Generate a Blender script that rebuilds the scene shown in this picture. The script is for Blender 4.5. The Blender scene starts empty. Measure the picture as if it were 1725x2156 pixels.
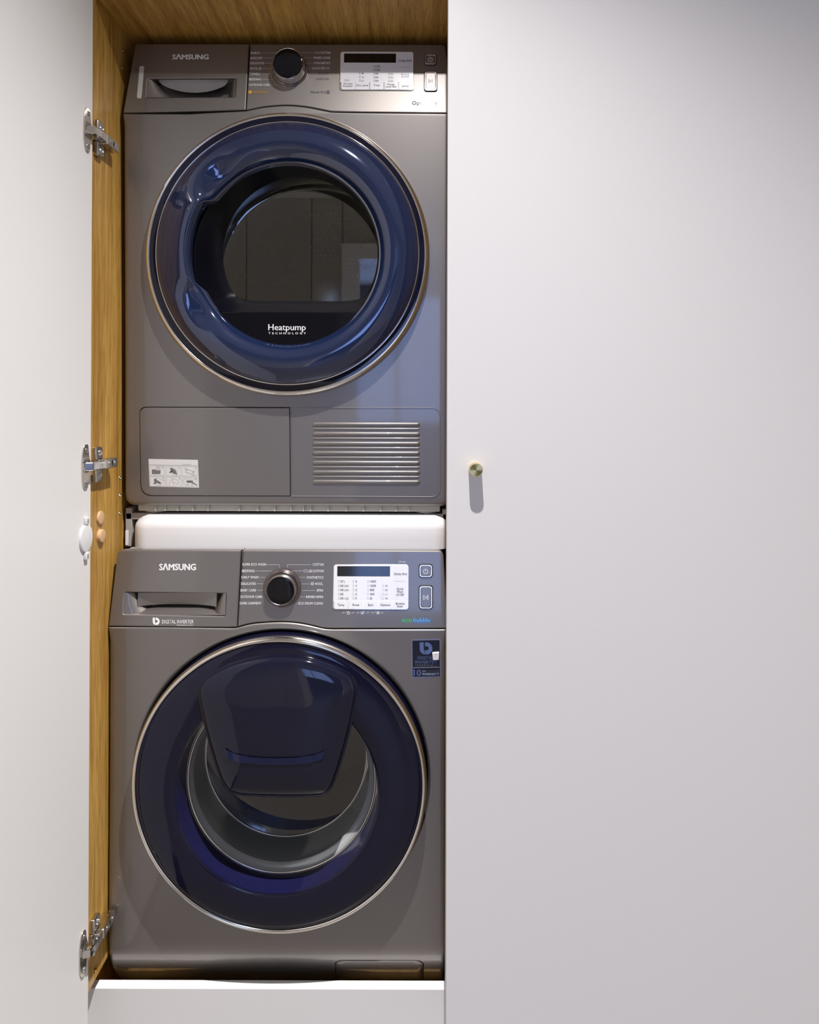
import bpy, math, random
from mathutils import Matrix, Vector, Euler

random.seed(7)
SC = bpy.context.scene
COL = SC.collection
# ------------------------------------------------------------------ camera
ZC = 1.25                     # camera height above the floor
FPX = 1430.0                  # focal length in pixels of the 1725x2156 frame
PITCH, ROLL = 0.25, 0.17      # degrees
VPX, VPY = 860.0, 840.0       # where the depth direction converges
PPY = VPY - FPX * math.tan(math.radians(PITCH))
cd = bpy.data.cameras.new('camera')
cam = bpy.data.objects.new('camera', cd)
COL.objects.link(cam)
cam.location = (0, 0, ZC)
RM = Euler((math.radians(90 + PITCH), 0, 0)).to_matrix() @ Matrix.Rotation(math.radians(ROLL), 3, 'Z')
cam.rotation_euler = RM.to_euler()
cd.sensor_fit = 'HORIZONTAL'
cd.sensor_width = 36.0
cd.lens = 36.0 * FPX / 1725.0
cd.shift_x = (862.5 - VPX) / 1725.0
cd.shift_y = -(1078.0 - PPY) / 1725.0
cd.clip_start = 0.02
SC.camera = cam
# ------------------------------------------------------------------ light
SC.view_settings.view_transform = 'Standard'
SC.view_settings.look = 'None'
SC.view_settings.gamma = 1.0
SC.view_settings.use_curve_mapping = False
SC.view_settings.exposure = 0.0
W = bpy.data.worlds.new('world')
SC.world = W
W.use_nodes = True
W.node_tree.nodes['Background'].inputs[0].default_value = (1.0, 0.95, 0.93, 1)
W.node_tree.nodes['Background'].inputs[1].default_value = 0.70


def downlight_lamp(loc, watts, size, blend, colour, radius, falloff=None):
    ld = bpy.data.lights.new('ceiling_downlight_offscreen', 'SPOT')
    ld.energy = watts
    ld.spot_size = math.radians(size)
    ld.spot_blend = blend
    ld.color = colour
    ld.shadow_soft_size = radius
    if falloff:
        ld.use_nodes = True
        nt = ld.node_tree
        em = nt.nodes['Emission']
        fo = nt.nodes.new('ShaderNodeLightFalloff')
        fo.inputs['Strength'].default_value = 1.0
        nt.links.new(fo.outputs[falloff], em.inputs['Strength'])
    o = bpy.data.objects.new('ceiling_downlight_offscreen', ld)
    COL.objects.link(o)
    o.location = loc
    return o


KEY = (0.05, 0.68, ZC + 1.02)
downlight_lamp(KEY, 70, 142, 1.0, (1.0, 0.965, 0.935), 0.010, 'Constant')


# ------------------------------------------------------------------ pixel to place
def ray(px, py):
    v = RM @ Vector(((px - VPX) / FPX, -(py - PPY) / FPX, -1.0))
    return v


def at(px, py, d):
    """point (X, Z relative to the camera) seen at px,py on the upright plane at depth d"""
    v = ray(px, py)
    t = d / v.y
    return (v.x * t, v.z * t)


class Front:
    """front surface of a machine: depth as a function of height"""
    def __init__(self, prof):
        self.prof = prof

    def S(self, px, py):
        d = 1.22
        for _ in range(8):
            u, w = at(px, py, d)
            d = self.prof(w)
        return (u, w)

    def F(self, u, w, h):
        return (u, self.prof(w) - h, w)


def prof_dryer(z):
    zc = 0.5195
    return 1.233 + (0.15 * (z - zc) if z > zc else 0.020 * (zc - z))


def prof_washer(z):
    zc = -0.4045
    if z > zc:
        return 1.2 + 0.15 * (z - zc)
    if z < -0.955:
        t = -0.955 - z
        return 1.2 + 4.2 * t * t
    return 1.2


DRY, WSH = Front(prof_dryer), Front(prof_washer)

# ------------------------------------------------------------------ materials
MATS = {}


def mat(name, base, rough=0.5, metal=0.0, coat=0.0, spec=0.5, emit=None, estr=0.0, build=None, coat_rough=0.03):
    if name in MATS:
        return MATS[name]
    m = bpy.data.materials.new(name)
    m.use_nodes = True
    b = m.node_tree.nodes['Principled BSDF']
    b.inputs['Base Color'].default_value = (*base, 1)
    b.inputs['Roughness'].default_value = rough
    b.inputs['Metallic'].default_value = metal
    b.inputs['Coat Weight'].default_value = coat
    b.inputs['Coat Roughness'].default_value = coat_rough
    b.inputs['Specular IOR Level'].default_value = spec
    if emit:
        b.inputs['Emission Color'].default_value = (*emit, 1)
        b.inputs['Emission Strength'].default_value = estr
    if build:
        build(m.node_tree, b)
    MATS[name] = m
    return m


def nn(nt, t, **kw):
    n = nt.nodes.new(t)
    for k, v in kw.items():
        setattr(n, k, v)
    return n


def wood_build(scale):
    def f(nt, b):
        tc = nn(nt, 'ShaderNodeTexCoord')
        mp = nn(nt, 'ShaderNodeMapping')
        mp.inputs['Scale'].default_value = scale
        nt.links.new(tc.outputs['Object'], mp.inputs['Vector'])
        n1 = nn(nt, 'ShaderNodeTexNoise')
        n1.inputs['Scale'].default_value = 3.0
        n1.inputs['Detail'].default_value = 8
        n1.inputs['Roughness'].default_value = 0.62
        n1.inputs['Distortion'].default_value = 0.5
        nt.links.new(mp.outputs[0], n1.inputs['Vector'])
        mp2 = nn(nt, 'ShaderNodeMapping')
        mp2.inputs['Scale'].default_value = [s * 5 for s in scale]
        nt.links.new(tc.outputs['Object'], mp2.inputs['Vector'])
        n2 = nn(nt, 'ShaderNodeTexNoise')
        n2.inputs['Scale'].default_value = 4.0
        n2.inputs['Detail'].default_value = 4
        nt.links.new(mp2.outputs[0], n2.inputs['Vector'])
        r1 = nn(nt, 'ShaderNodeValToRGB')
        r1.color_ramp.elements[0].position = 0.30
        r1.color_ramp.elements[0].color = (0.33, 0.17, 0.030, 1)
        r1.color_ramp.elements[1].position = 0.68
        r1.color_ramp.elements[1].color = (0.60, 0.36, 0.095, 1)
        nt.links.new(n1.outputs['Fac'], r1.inputs['Fac'])
        r2 = nn(nt, 'ShaderNodeValToRGB')
        r2.color_ramp.elements[0].position = 0.36
        r2.color_ramp.elements[0].color = (0.62, 0.56, 0.45, 1)
        r2.color_ramp.elements[1].position = 0.52
        r2.color_ramp.elements[1].color = (1, 1, 1, 1)
        nt.links.new(n2.outputs['Fac'], r2.inputs['Fac'])
        mx = nn(nt, 'ShaderNodeMix', data_type='RGBA', blend_type='MULTIPLY')
        mx.inputs['Factor'].default_value = 0.8
        nt.links.new(r1.outputs['Color'], mx.inputs['A'])
        nt.links.new(r2.outputs['Color'], mx.inputs['B'])
        nt.links.new(mx.outputs['Result'], b.inputs['Base Color'])
        bp = nn(nt, 'ShaderNodeBump')
        bp.inputs['Strength'].default_value = 0.06
        bp.inputs['Distance'].default_value = 0.002
        nt.links.new(n2.outputs['Fac'], bp.inputs['Height'])
        nt.links.new(bp.outputs[0], b.inputs['Normal'])
    return f


def inox_build(nt, b):
    tc = nn(nt, 'ShaderNodeTexCoord')
    n1 = nn(nt, 'ShaderNodeTexNoise')
    n1.inputs['Scale'].default_value = 7.0
    n1.inputs['Detail'].default_value = 5
    nt.links.new(tc.outputs['Object'], n1.inputs['Vector'])
    mr = nn(nt, 'ShaderNodeMapRange')
    mr.inputs['To Min'].default_value = 0.42
    mr.inputs['To Max'].default_value = 0.48
    nt.links.new(n1.outputs['Fac'], mr.inputs['Value'])
    nt.links.new(mr.outputs[0], b.inputs['Roughness'])
    n2 = nn(nt, 'ShaderNodeTexNoise')
    n2.inputs['Scale'].default_value = 1400.0
    nt.links.new(tc.outputs['Object'], n2.inputs['Vector'])
    bp = nn(nt, 'ShaderNodeBump')
    bp.inputs['Strength'].default_value = 0.04
    bp.inputs['Distance'].default_value = 0.0004
    nt.links.new(n2.outputs['Fac'], bp.inputs['Height'])
    nt.links.new(bp.outputs[0], b.inputs['Normal'])


def brushed_build(nt, b):
    """radially turned brass face"""
    tc = nn(nt, 'ShaderNodeTexCoord')
    tg = nn(nt, 'ShaderNodeTangent', direction_type='RADIAL', axis='Y')
    nt.links.new(tg.outputs[0], b.inputs['Tangent'])
    b.inputs['Anisotropic'].default_value = 0.85


def lacquer_build(nt, b):
    tc = nn(nt, 'ShaderNodeTexCoord')
    n1 = nn(nt, 'ShaderNodeTexNoise')
    n1.inputs['Scale'].default_value = 2.2
    n1.inputs['Detail'].default_value = 4
    nt.links.new(tc.outputs['Object'], n1.inputs['Vector'])
    mr = nn(nt, 'ShaderNodeMapRange')
    mr.inputs['To Min'].default_value = 0.36
    mr.inputs['To Max'].default_value = 0.44
    nt.links.new(n1.outputs['Fac'], mr.inputs['Value'])
    nt.links.new(mr.outputs[0], b.inputs['Roughness'])


WOODV = mat('oak_vertical', (0.4, 0.22, 0.05), 0.36, spec=0.4, build=wood_build((26, 26, 1.1)))
WOODD = mat('oak_deep', (0.4, 0.22, 0.05), 0.42, spec=0.4, build=wood_build((24, 1.2, 24)))
LACQ = mat('white_lacquer', (0.725, 0.715, 0.718), 0.4, spec=0.35, build=lacquer_build)
INOX = mat('inox_paint', (0.240, 0.222, 0.212), 0.4, metal=0.85, coat=0.6, coat_rough=0.06, build=inox_build)
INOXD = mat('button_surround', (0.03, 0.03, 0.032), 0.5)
CHROME = mat('chrome', (0.82, 0.80, 0.78), 0.09, metal=1.0)
SATIN = mat('satin_chrome', (0.62, 0.60, 0.58), 0.24, metal=1.0)
NICKEL = mat('nickel', (0.66, 0.62, 0.56), 0.2, metal=1.0)
NICKELD = mat('nickel_screw', (0.60, 0.60, 0.62), 0.3, metal=1.0)
BLACKG = mat('black_gloss', (0.004, 0.004, 0.007), 0.06, spec=0.3)
BLACKF = mat('black_funnel', (0.003, 0.003, 0.006), 0.22, spec=0.05)
COLLAR = mat('smoked_collar', (0.26, 0.22, 0.215), 0.16, metal=0.85)
BOWLLIT = mat('bowl_lit_glass', (0.42, 0.44, 0.44), 0.18, metal=0.3, coat=0.4)  # lighter copy of the bowl glass, paints its bright reflecting band
BLACKM = mat('black_matt', (0.008, 0.008, 0.009), 0.6)
BLUE = mat('blue_gloss', (0.013, 0.024, 0.075), 0.09, metal=0.25, coat=1.0)
NAVY = mat('navy_gloss', (0.005, 0.005, 0.017), 0.07, spec=0.35)
NAVYB = mat('navy_funnel', (0.010, 0.010, 0.050), 0.12, coat=0.4)
HATCH = mat('smoked_navy', (0.008, 0.009, 0.022), 0.05, spec=0.35)
HATCHB = mat('smoked_blue_band', (0.008, 0.012, 0.05), 0.10, spec=0.35)
WHITEP = mat('white_plastic', (0.70, 0.695, 0.71), 0.3, spec=0.5)
CREAM = mat('cream_plastic', (0.50, 0.48, 0.42), 0.5)
GREYP = mat('grey_plastic', (0.33, 0.32, 0.31), 0.45)
DARKP = mat('dark_grey_plastic', (0.06, 0.06, 0.062), 0.4)
INK = mat('white_print', (0.80, 0.80, 0.82), 0.5)
INKG = mat('grey_print', (0.10, 0.11, 0.15), 0.7, spec=0.05)
INKF = mat('faint_print', (0.12, 0.12, 0.14), 0.7, spec=0.05)
INKD = mat('dark_print', (0.13, 0.13, 0.15), 0.5)
INKM = mat('mid_print', (0.36, 0.36, 0.38), 0.5)
INKO = mat('orange_print', (0.62, 0.32, 0.03), 0.5)
INKGR = mat('green_print', (0.04, 0.50, 0.18), 0.5)
INKBL = mat('blue_print', (0.08, 0.35, 0.80), 0.5)
INKSB = mat('steel_blue_print', (0.12, 0.17, 0.38), 0.35, metal=0.4)
INKPB = mat('pale_blue_print', (0.33, 0.37, 0.52), 0.4, metal=0.2)
DISPW = mat('display_white', (0.74, 0.74, 0.77), 0.3, coat=0.3)
SCREEN = mat('screen_black', (0.004, 0.004, 0.005), 0.08)
STICK = mat('sticker_paper', (0.66, 0.65, 0.64), 0.4)
STICKB = mat('sticker_black', (0.004, 0.005, 0.012), 0.15)
FOIL = mat('sticker_foil', (0.28, 0.31, 0.50), 0.3, metal=0.7)
BRASS = mat('brass_side', (0.80, 0.62, 0.33), 0.28, metal=1.0)
BRASSF = mat('brass_turned', (0.62, 0.49, 0.19), 0.24, metal=1.0, build=brushed_build)
BEECH = mat('beech', (0.62, 0.40, 0.22), 0.5, build=None)
DRUM = mat('drum_steel', (0.42, 0.41, 0.39), 0.3, metal=1.0)
RUBBER = mat('grey_rubber', (0.09, 0.095, 0.1), 0.55)
FLOORM = mat('floor_tile', (0.17, 0.155, 0.145), 0.35)
CEILM = mat('ceiling_paint', (0.8, 0.79, 0.77), 0.7)
WALLM = mat('wall_paint', (0.46, 0.42, 0.37), 0.6)
WALLB = mat('room_paint', (0.20, 0.22, 0.28), 0.7)
TRIMM = mat('trim_white', (0.78, 0.77, 0.76), 0.4)
LAMPG = mat('lamp_glow', (1, 1, 1), 0.5, emit=(1, 0.93, 0.85), estr=12)
DUSK = mat('dusk_window', (0.02, 0.03, 0.06), 0.2, emit=(0.32, 0.48, 1.0), estr=6.0)


def glass_mat(name, tint, gloss, rough=0.02, gcol=(1, 1, 1)):
    m = bpy.data.materials.new(name)
    m.use_nodes = True
    nt = m.node_tree
    nt.nodes.clear()
    out = nn(nt, 'ShaderNodeOutputMaterial')
    tr = nn(nt, 'ShaderNodeBsdfTransparent')
    tr.inputs[0].default_value = (*tint, 1)
    gl = nn(nt, 'ShaderNodeBsdfGlossy')
    gl.inputs['Color'].default_value = (*gcol, 1)
    gl.inputs['Roughness'].default_value = rough
    lw = nn(nt, 'ShaderNodeLayerWeight')
    lw.inputs['Blend'].default_value = 0.35
    mr = nn(nt, 'ShaderNodeMapRange')
    mr.inputs['To Min'].default_value = gloss
    mr.inputs['To Max'].default_value = 0.9
    nt.links.new(lw.outputs['Fresnel'], mr.inputs['Value'])
    mx = nn(nt, 'ShaderNodeMixShader')
    nt.links.new(mr.outputs[0], mx.inputs[0])
    nt.links.new(tr.outputs[0], mx.inputs[1])
    nt.links.new(gl.outputs[0], mx.inputs[2])
    nt.links.new(mx.outputs[0], out.inputs[0])
    return m


GLASSD = glass_mat('tinted_window_glass', (0.6, 0.6, 0.55), 0.17)
GLASSB = mat('bowl_glass', (0.30, 0.32, 0.32), 0.12, metal=0.5, coat=0.5)
GLASSW = glass_mat('porthole_glass', (0.6, 0.62, 0.62), 0.05)
GLASSC = glass_mat('clear_cap', (0.85, 0.85, 0.87), 0.06)

# ------------------------------------------------------------------ building helpers


def thing(name, label, cat, loc, group=None):
    o = bpy.data.objects.new(name, None)
    COL.objects.link(o)
    o.empty_display_size = 0.05
    o.location = (loc[0], loc[1], loc[2] + ZC)
    o['label'] = label
    o['category'] = cat
    if group:
        o['group'] = group
    o['_o'] = 1
    return o


def root_loc(p):
    l = Vector((0, 0, 0))
    while p is not None:
        l += Vector(p.location)
        p = p.parent
    return l


def mk(name, verts, faces, m, parent=None, sharp=35, label=None, kind=None):
    """verts in place (X, depth, height relative to the camera)"""
    base = root_loc(parent)
    me = bpy.data.meshes.new(name)
    me.from_pydata([(v[0] - base.x, v[1] - base.y, v[2] + ZC - base.z) for v in verts], [], faces)
    me.validate()
    me.update()
    me.materials.append(m)
    me.shade_smooth()
    if sharp is not None:
        me.set_sharp_from_angle(angle=math.radians(sharp))
    o = bpy.data.objects.new(name, me)
    COL.objects.link(o)
    o.parent = parent
    if label:
        o['label'] = label
    if kind:
        o['kind'] = kind
    return o


class G:
    def __init__(self):
        self.v, self.f = [], []

    def add(self, v, f):
        n = len(self.v)
        self.v += list(v)
        self.f += [tuple(i + n for i in q) for q in f]
        return self

    def box(self, x0, x1, y0, y1, z0, z1):
        v = [(x, y, z) for x in (x0, x1) for y in (y0, y1) for z in (z0, z1)]
        f = [(0, 1, 3, 2), (4, 6, 7, 5), (0, 4, 5, 1), (2, 3, 7, 6), (0, 2, 6, 4), (1, 5, 7, 3)]
        return self.add(v, f)

    def build(self, name, m, parent=None, **k):
        return mk(name, self.v, self.f, m, parent, **k)


def bevel_box(name, x0, x1, y0, y1, z0, z1, b, m, parent, **k):
    """box with chamfered edges (three rounded segments)"""
    import bmesh
    bm = bmesh.new()
    g = G().box(x0, x1, y0, y1, z0, z1)
    vs = [bm.verts.new(v) for v in g.v]
    for f in g.f:
        bm.faces.new([vs[i] for i in f])
    bmesh.ops.recalc_face_normals(bm, faces=bm.faces)
    bmesh.ops.bevel(bm, geom=list(bm.edges), offset=b, segments=2, affect='EDGES', profile=0.5)
    bm.verts.index_update()
    v = [tuple(q.co) for q in bm.verts]
    f = [tuple(q.index for q in fc.verts) for fc in bm.faces]
    bm.free()
    return mk(name, v, f, m, parent, sharp=20, **k)


def curve_mesh(cu):
    ob = bpy.data.objects.new('tmp', cu)
    me = bpy.data.meshes.new_from_object(ob)
    v = [tuple(p.co) for p in me.vertices]
    f = [tuple(p.vertices) for p in me.polygons]
    bpy.data.objects.remove(ob)
    bpy.data.meshes.remove(me)
    return v, f


def plate2(outlines, h0, h1, b=0.0, res=2):
    """2D outlines (first is outer, others holes) -> solid verts (u, w, h)"""
    cu = bpy.data.curves.new('tmp', 'CURVE')
    cu.dimensions = '2D'
    cu.fill_mode = 'BOTH'
    for pts in outlines:
        s = cu.splines.new('POLY')
        s.points.add(len(pts) - 1)
        for i, p in enumerate(pts):
            s.points[i].co = (p[0], p[1], 0, 1)
        s.use_cyclic_u = True
    cu.extrude = max((h1 - h0) / 2 - b, 1e-6)
    if b > 0:
        cu.bevel_depth = b
        cu.bevel_resolution = res
        cu.offset = -b
    v, f = curve_mesh(cu)
    bpy.data.curves.remove(cu)
    hm = (h0 + h1) / 2
    return [(p[0], p[1], p[2] + hm) for p in v], f


def plate(name, fr, outlines, h0, h1, b, m, parent, sharp=24, **k):
    v, f = plate2(outlines, h0, h1, b)
    return mk(name, [fr.F(*p) for p in v], f, m, parent, sharp=sharp, **k)


def rrect(x0, y0, x1, y1, r, n=5):
    """rounded rectangle, any units"""
    if not isinstance(r, (tuple, list)):
        r = (r, r, r, r)
    xa, xb = min(x0, x1), max(x0, x1)
    ya, yb = min(y0, y1), max(y0, y1)
    out = []
    for (cx, cy, a0, rr) in ((xb, yb, 0, r[0]), (xa, yb, 90, r[1]), (xa, ya, 180, r[2]), (xb, ya, 270, r[3])):
        sx = -1 if cx == xb else 1
        sy = -1 if cy == yb else 1
        if rr <= 0:
            out.append((cx, cy))
            continue
        for i in range(n + 1):
            a = math.radians(a0 + 90 * i / n)
            out.append((cx + sx * rr + rr * math.cos(a), cy + sy * rr + rr * math.sin(a)))
    return out


def circ(cx, cy, r, n=48):
    return [(cx + r * math.cos(2 * math.pi * i / n), cy + r * math.sin(2 * math.pi * i / n)) for i in range(n)]


def round_poly(pts, r, n=4):
    """round each corner of a polygon by radius-ish r"""
    out = []
    L = len(pts)
    for i in range(L):
        p0, p1, p2 = Vector(pts[i - 1]), Vector(pts[i]), Vector(pts[(i + 1) % L])
        ri = r[i] if isinstance(r, (list, tuple)) else r
        a, c = p0 - p1, p2 - p1
        ra = min(ri, a.length * 0.45, c.length * 0.45)
        if ra < 1e-6:
            out.append(tuple(p1))
            continue
        A, C = p1 + a.normalized() * ra, p1 + c.normalized() * ra
        for j in range(n + 1):
            t = j / n
            q = A * (1 - t) ** 2 + p1 * 2 * t * (1 - t) + C * t * t
            out.append(tuple(q))
    return out


def catmull(pts, n=6, closed=True):
    out = []
    L = len(pts)
    rng = range(L) if closed else range(L - 1)
    for i in rng:
        g = (lambda k: Vector(pts[k % L])) if closed else (lambda k: Vector(pts[max(0, min(L - 1, k))]))
        p0, p1, p2, p3 = g(i - 1), g(i), g(i + 1), g(i + 2)
        for j in range(n):
            t = j / n
            q = 0.5 * ((2 * p1) + (p2 - p0) * t + (2 * p0 - 5 * p1 + 4 * p2 - p3) * t * t + (3 * p1 - p0 - 3 * p2 + p3) * t ** 3)
            out.append(tuple(q))
    if not closed:
        out.append(tuple(pts[-1]))
    return out


def loft(rings, closed=True, cap0=False, cap1=False):
    """rings: lists of equally many 3D points"""
    v, f = [], []
    n = len(rings[0])
    for r in rings:
        v += r
    for i in range(len(rings) - 1):
        for j in range(n if closed else n - 1):
            k = (j + 1) % n
            f.append((i * n + j, i * n + k, (i + 1) * n + k, (i + 1) * n + j))
    if cap0:
        f.append(tuple(range(n))[::-1])
    if cap1:
        f.append(tuple(range((len(rings) - 1) * n, len(rings) * n)))
    return v, f


def lathe(fr, cx, cz, prof, n=128, closed_prof=False):
    """prof: list of (radius, h)"""
    yb = fr.prof(cz) if fr else 0
    pr = list(prof) + ([prof[0]] if closed_prof else [])
    rings = []
    for r, h in pr:
        rings.append([(cx + r * math.cos(2 * math.pi * j / n), yb - h, cz + r * math.sin(2 * math.pi * j / n)) for j in range(n)])
    return loft(rings)


_H = {}


def text2(s, off=0.0, res=2, sp=1.0):
    cu = bpy.data.curves.new('tmp', 'FONT')
    cu.body = s
    cu.size = 1.0
    cu.offset = off
    cu.resolution_u = res
    cu.space_character = sp
    v, f = curve_mesh(cu)
    bpy.data.curves.remove(cu)
    return v, f


def capheight():
    if 'H' not in _H:
        v, f = text2('H')
        _H['H'] = max(p[1] for p in v) - min(p[1] for p in v)
    return _H['H']


class Print:
    """flat print on a front surface, laid out in picture-measured units of a panel crop (ox, oy, scale)"""
    def __init__(self, fr, ox, oy, sc, h):
        self.fr, self.ox, self.oy, self.sc, self.h = fr, ox, oy, sc, h
        self.g = G()
        self.texts = []

    def P(self, x, y):
        return self.fr.S(self.ox + x / self.sc, self.oy + y / self.sc)

    def W(self, x, y, dh=0.0):
        u, w = self.P(x, y)
        return self.fr.F(u, w, self.h + dh)

    def text(self, s, x0, x1, yb, cap, off=0.008, sp=1.0):
        v, f = text2(s, 0.0, 2, sp)
        if off > 0.006:                          # heavier strokes: the same letters laid over at small offsets
            n0 = len(v)
            steps = [(-off, 0), (off, 0)] if off < 0.02 else [(-off, 0), (off, 0), (0, off * 0.5), (0, -off * 0.5)]
            vb, fb = list(v), list(f)
            for j, (dx, dy) in enumerate(steps):
                k = len(v)
                v = v + [(p[0] + dx, p[1] + dy, p[2] + 0.00007 * (j + 1)) for p in vb]
                f = f + [tuple(i + k for i in q) for q in fb]
        if not v:
            return self
        a = min(p[0] for p in v)
        b = max(p[0] for p in v)
        ky = cap / capheight()
        self.texts.append(G().add([self.W(x0 + (p[0] - a) / (b - a) * (x1 - x0), yb - p[1] * ky, p[2]) for p in v], f))
        return self

    def line(self, pts, t=2.0):
        for (a, b) in zip(pts[:-1], pts[1:]):
            a, b = Vector(a), Vector(b)
            d = (b - a).normalized()
            n = Vector((-d.y, d.x)) * t / 2
            q = [a + n - d * t * .3, b + n + d * t * .3, b - n + d * t * .3, a - n - d * t * .3]
            self.g.add([self.W(*p) for p in q], [(0, 3, 2, 1)])
        return self

    def fill(self, pts):
        self.g.add([self.W(*p) for p in pts], [tuple(range(len(pts)))])
        return self

    def ring(self, cx, cy, r, t, a0=0, a1=360, n=24):
        v, f = [], []
        for i in range(n + 1):
            a = math.radians(a0 + (a1 - a0) * i / n)
            for rr in (r - t / 2, r + t / 2):
                v.append(self.W(cx + rr * math.cos(a), cy - rr * math.sin(a)))
        for i in range(n):
            f.append((2 * i, 2 * i + 1, 2 * i + 3, 2 * i + 2))
        self.g.add(v, f)
        return self

    def frame(self, x0, y0, x1, y1, t):
        return self.line([(x0, y0), (x1, y0), (x1, y1), (x0, y1), (x0, y0)], t)

    def build(self, name, m, parent, **k):
        for t in self.texts:                     # each word or line of lettering is a part of its own
            t.build(name, m, parent, sharp=None, **k)
        if self.g.v:
            self.g.build(name if not self.texts else name + '_lines', m, parent, sharp=None, **dict(k, kind='stuff'))


def carve(o, cutters):
    """cut closed solids (lists of verts, faces in place) out of a closed mesh"""
    import bmesh
    made = []
    for v, f in cutters:
        c = mk('cutter', v, f, o.data.materials[0], o.parent)
        bm = bmesh.new()
        bm.from_mesh(c.data)
        bmesh.ops.recalc_face_normals(bm, faces=bm.faces)
        bm.to_mesh(c.data)
        bm.free()
        md = o.modifiers.new('cut', 'BOOLEAN')
        md.operation = 'DIFFERENCE'
        md.solver = 'EXACT'
        md.object = c
        made.append(c)
    bm = bmesh.new()
    bm.from_mesh(o.data)
    bmesh.ops.recalc_face_normals(bm, faces=bm.faces)
    bm.to_mesh(o.data)
    bm.free()
    bpy.context.view_layer.update()
    me = bpy.data.meshes.new_from_object(o.evaluated_get(bpy.context.evaluated_depsgraph_get()))
    o.modifiers.clear()
    o.data = me
    me.shade_smooth()
    me.set_sharp_from_angle(angle=math.radians(20))
    for c in made:
        bpy.data.objects.remove(c)


def open_rect(o, x0, x1, z0, z1):
    """leave a clean rectangular opening in a sheet front"""
    import bmesh
    b = root_loc(o.parent)
    x0, x1, z0, z1 = x0 - b.x, x1 - b.x, z0 + ZC - b.z, z1 + ZC - b.z
    bm = bmesh.new()
    bm.from_mesh(o.data)
    for co, no in (((x0, 0, 0), (1, 0, 0)), ((x1, 0, 0), (1, 0, 0)), ((0, 0, z0), (0, 0, 1)), ((0, 0, z1), (0, 0, 1))):
        bmesh.ops.bisect_plane(bm, geom=bm.verts[:] + bm.edges[:] + bm.faces[:], plane_co=co, plane_no=no, dist=1e-6)
    dead = [f for f in bm.faces if x0 < f.calc_center_median().x < x1 and z0 < f.calc_center_median().z < z1]
    bmesh.ops.delete(bm, geom=dead, context='FACES')
    bm.to_mesh(o.data)
    bm.free()


def struct(o, kind='structure'):
    o['kind'] = kind
    return o


# ================================================================== THE ROOM
FZ = -1.25
CZ = 1.04
struct(G().box(-2.6, 2.6, -3.6, 1.98, FZ - 0.1, FZ).build('floor', FLOORM))
struct(G().box(-2.6, 2.6, -3.6, 1.98, CZ, CZ + 0.1).build('ceiling', CEILM))
g = G().box(-2.6, -0.34, -1.0, -0.915, FZ, CZ).box(0.66, 2.6, -1.0, -0.9, FZ, CZ).box(-0.34, 0.66, -1.0, -0.9, 0.80, CZ)
wo = struct(g.build('wall_opposite', WALLM))
for xa_, xb_ in ((-2.6, -1.385), (-1.38, -0.8425), (-0.8375, -0.505), (-0.50, -0.346)):
    bevel_box('panel', xa_, xb_, -0.915, -0.897, FZ, CZ, 0.001, WALLM, wo)
struct(G().box(-0.345, -0.26, -1.01, -0.875, FZ, 0.80).box(0.58, 0.665, -1.01, -0.875, FZ, 0.80)
       .box(-0.26, 0.58, -1.01, -0.875, 0.72, 0.80).build('trim_1', TRIMM))
struct(G().box(-2.6, 2.6, -3.7, -3.6, FZ, CZ).build('wall_far', WALLB))
wn = struct(G().box(-0.75, 0.55, -3.6, -3.56, -0.45, 0.75).build('window_1_offscreen', TRIMM))
G().box(-0.70, -0.12, -3.56, -3.55, -0.40, 0.70).build('pane_offscreen', DUSK, wn)
G().box(-0.08, 0.50, -3.56, -3.55, -0.40, 0.70).build('pane_offscreen', DUSK, wn)
struct(G().box(-2.6, 2.6, 1.88, 1.98, FZ, CZ).build('wall_back', WALLM))
struct(G().box(-2.6, -0.568, 1.136, 1.88, FZ, CZ).build('wall_left', CEILM))
struct(G().box(0.764, 2.6, 1.116, 1.88, FZ, CZ).build('wall_right', CEILM))
# ceiling downlights
for p in (KEY,):
    t = thing('downlight_offscreen', 'round white recessed downlight in the ceiling in front of the machines', 'downlight', (p[0], p[1], CZ))
    n = 32
    rings = []
    for r, dz in ((0.034, 0.0), (0.036, -0.004), (0.046, -0.004), (0.048, 0.0)):
        rings.append([(p[0] + r * math.cos(6.28319 * j / n), p[1] + r * math.sin(6.28319 * j / n), CZ + dz) for j in range(n)])
    v, f = loft(rings)
    mk('bezel', v, f, TRIMM, t)
    rings = [[(p[0] + r * math.cos(6.28319 * j / n), p[1] + r * math.sin(6.28319 * j / n), CZ - 0.001) for j in range(n)] for r in (0.034, 0.015)]
    v, f = loft(rings)
    mk('lens_offscreen', v, f, LAMPG, t)

# ================================================================== CABINETS
XP = -0.531           # inner face of the oak side panel
YF = 1.135            # front edge of the carcass
cab = thing('laundry_cabinet', 'tall built-in oak cabinet holding the stacked machines, white door swung open', 'cabinet', (-0.23, 1.5, FZ))
sp_ = bevel_box('side_panel', XP - 0.018, XP, YF, 1.88, -0.992, 1.03, 0.0008, WOODV, cab)
bevel_box('partition', 0.083, 0.101, YF, 1.88, -1.0, 1.03, 0.0008, WOODV, cab)
bevel_box('shelf', XP, 0.083, YF + 0.004, 1.88, 0.675, 0.693, 0.0008, WOODD, cab, label='oak shelf board over the dryer')
bevel_box('back_panel', XP, 0.083, 1.872, 1.88, -0.99, 0.675, 0.0005, WOODV, cab)
bevel_box('plinth', -0.566, 0.758, 1.182, 1.2, FZ, -1.0235, 0.0008, LACQ, cab, label='white plinth board under the washer')
bevel_box('base_board', -0.53, 0.09, 1.2, 1.86, FZ, -1.122, 0.001, WOODD, cab)
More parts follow.
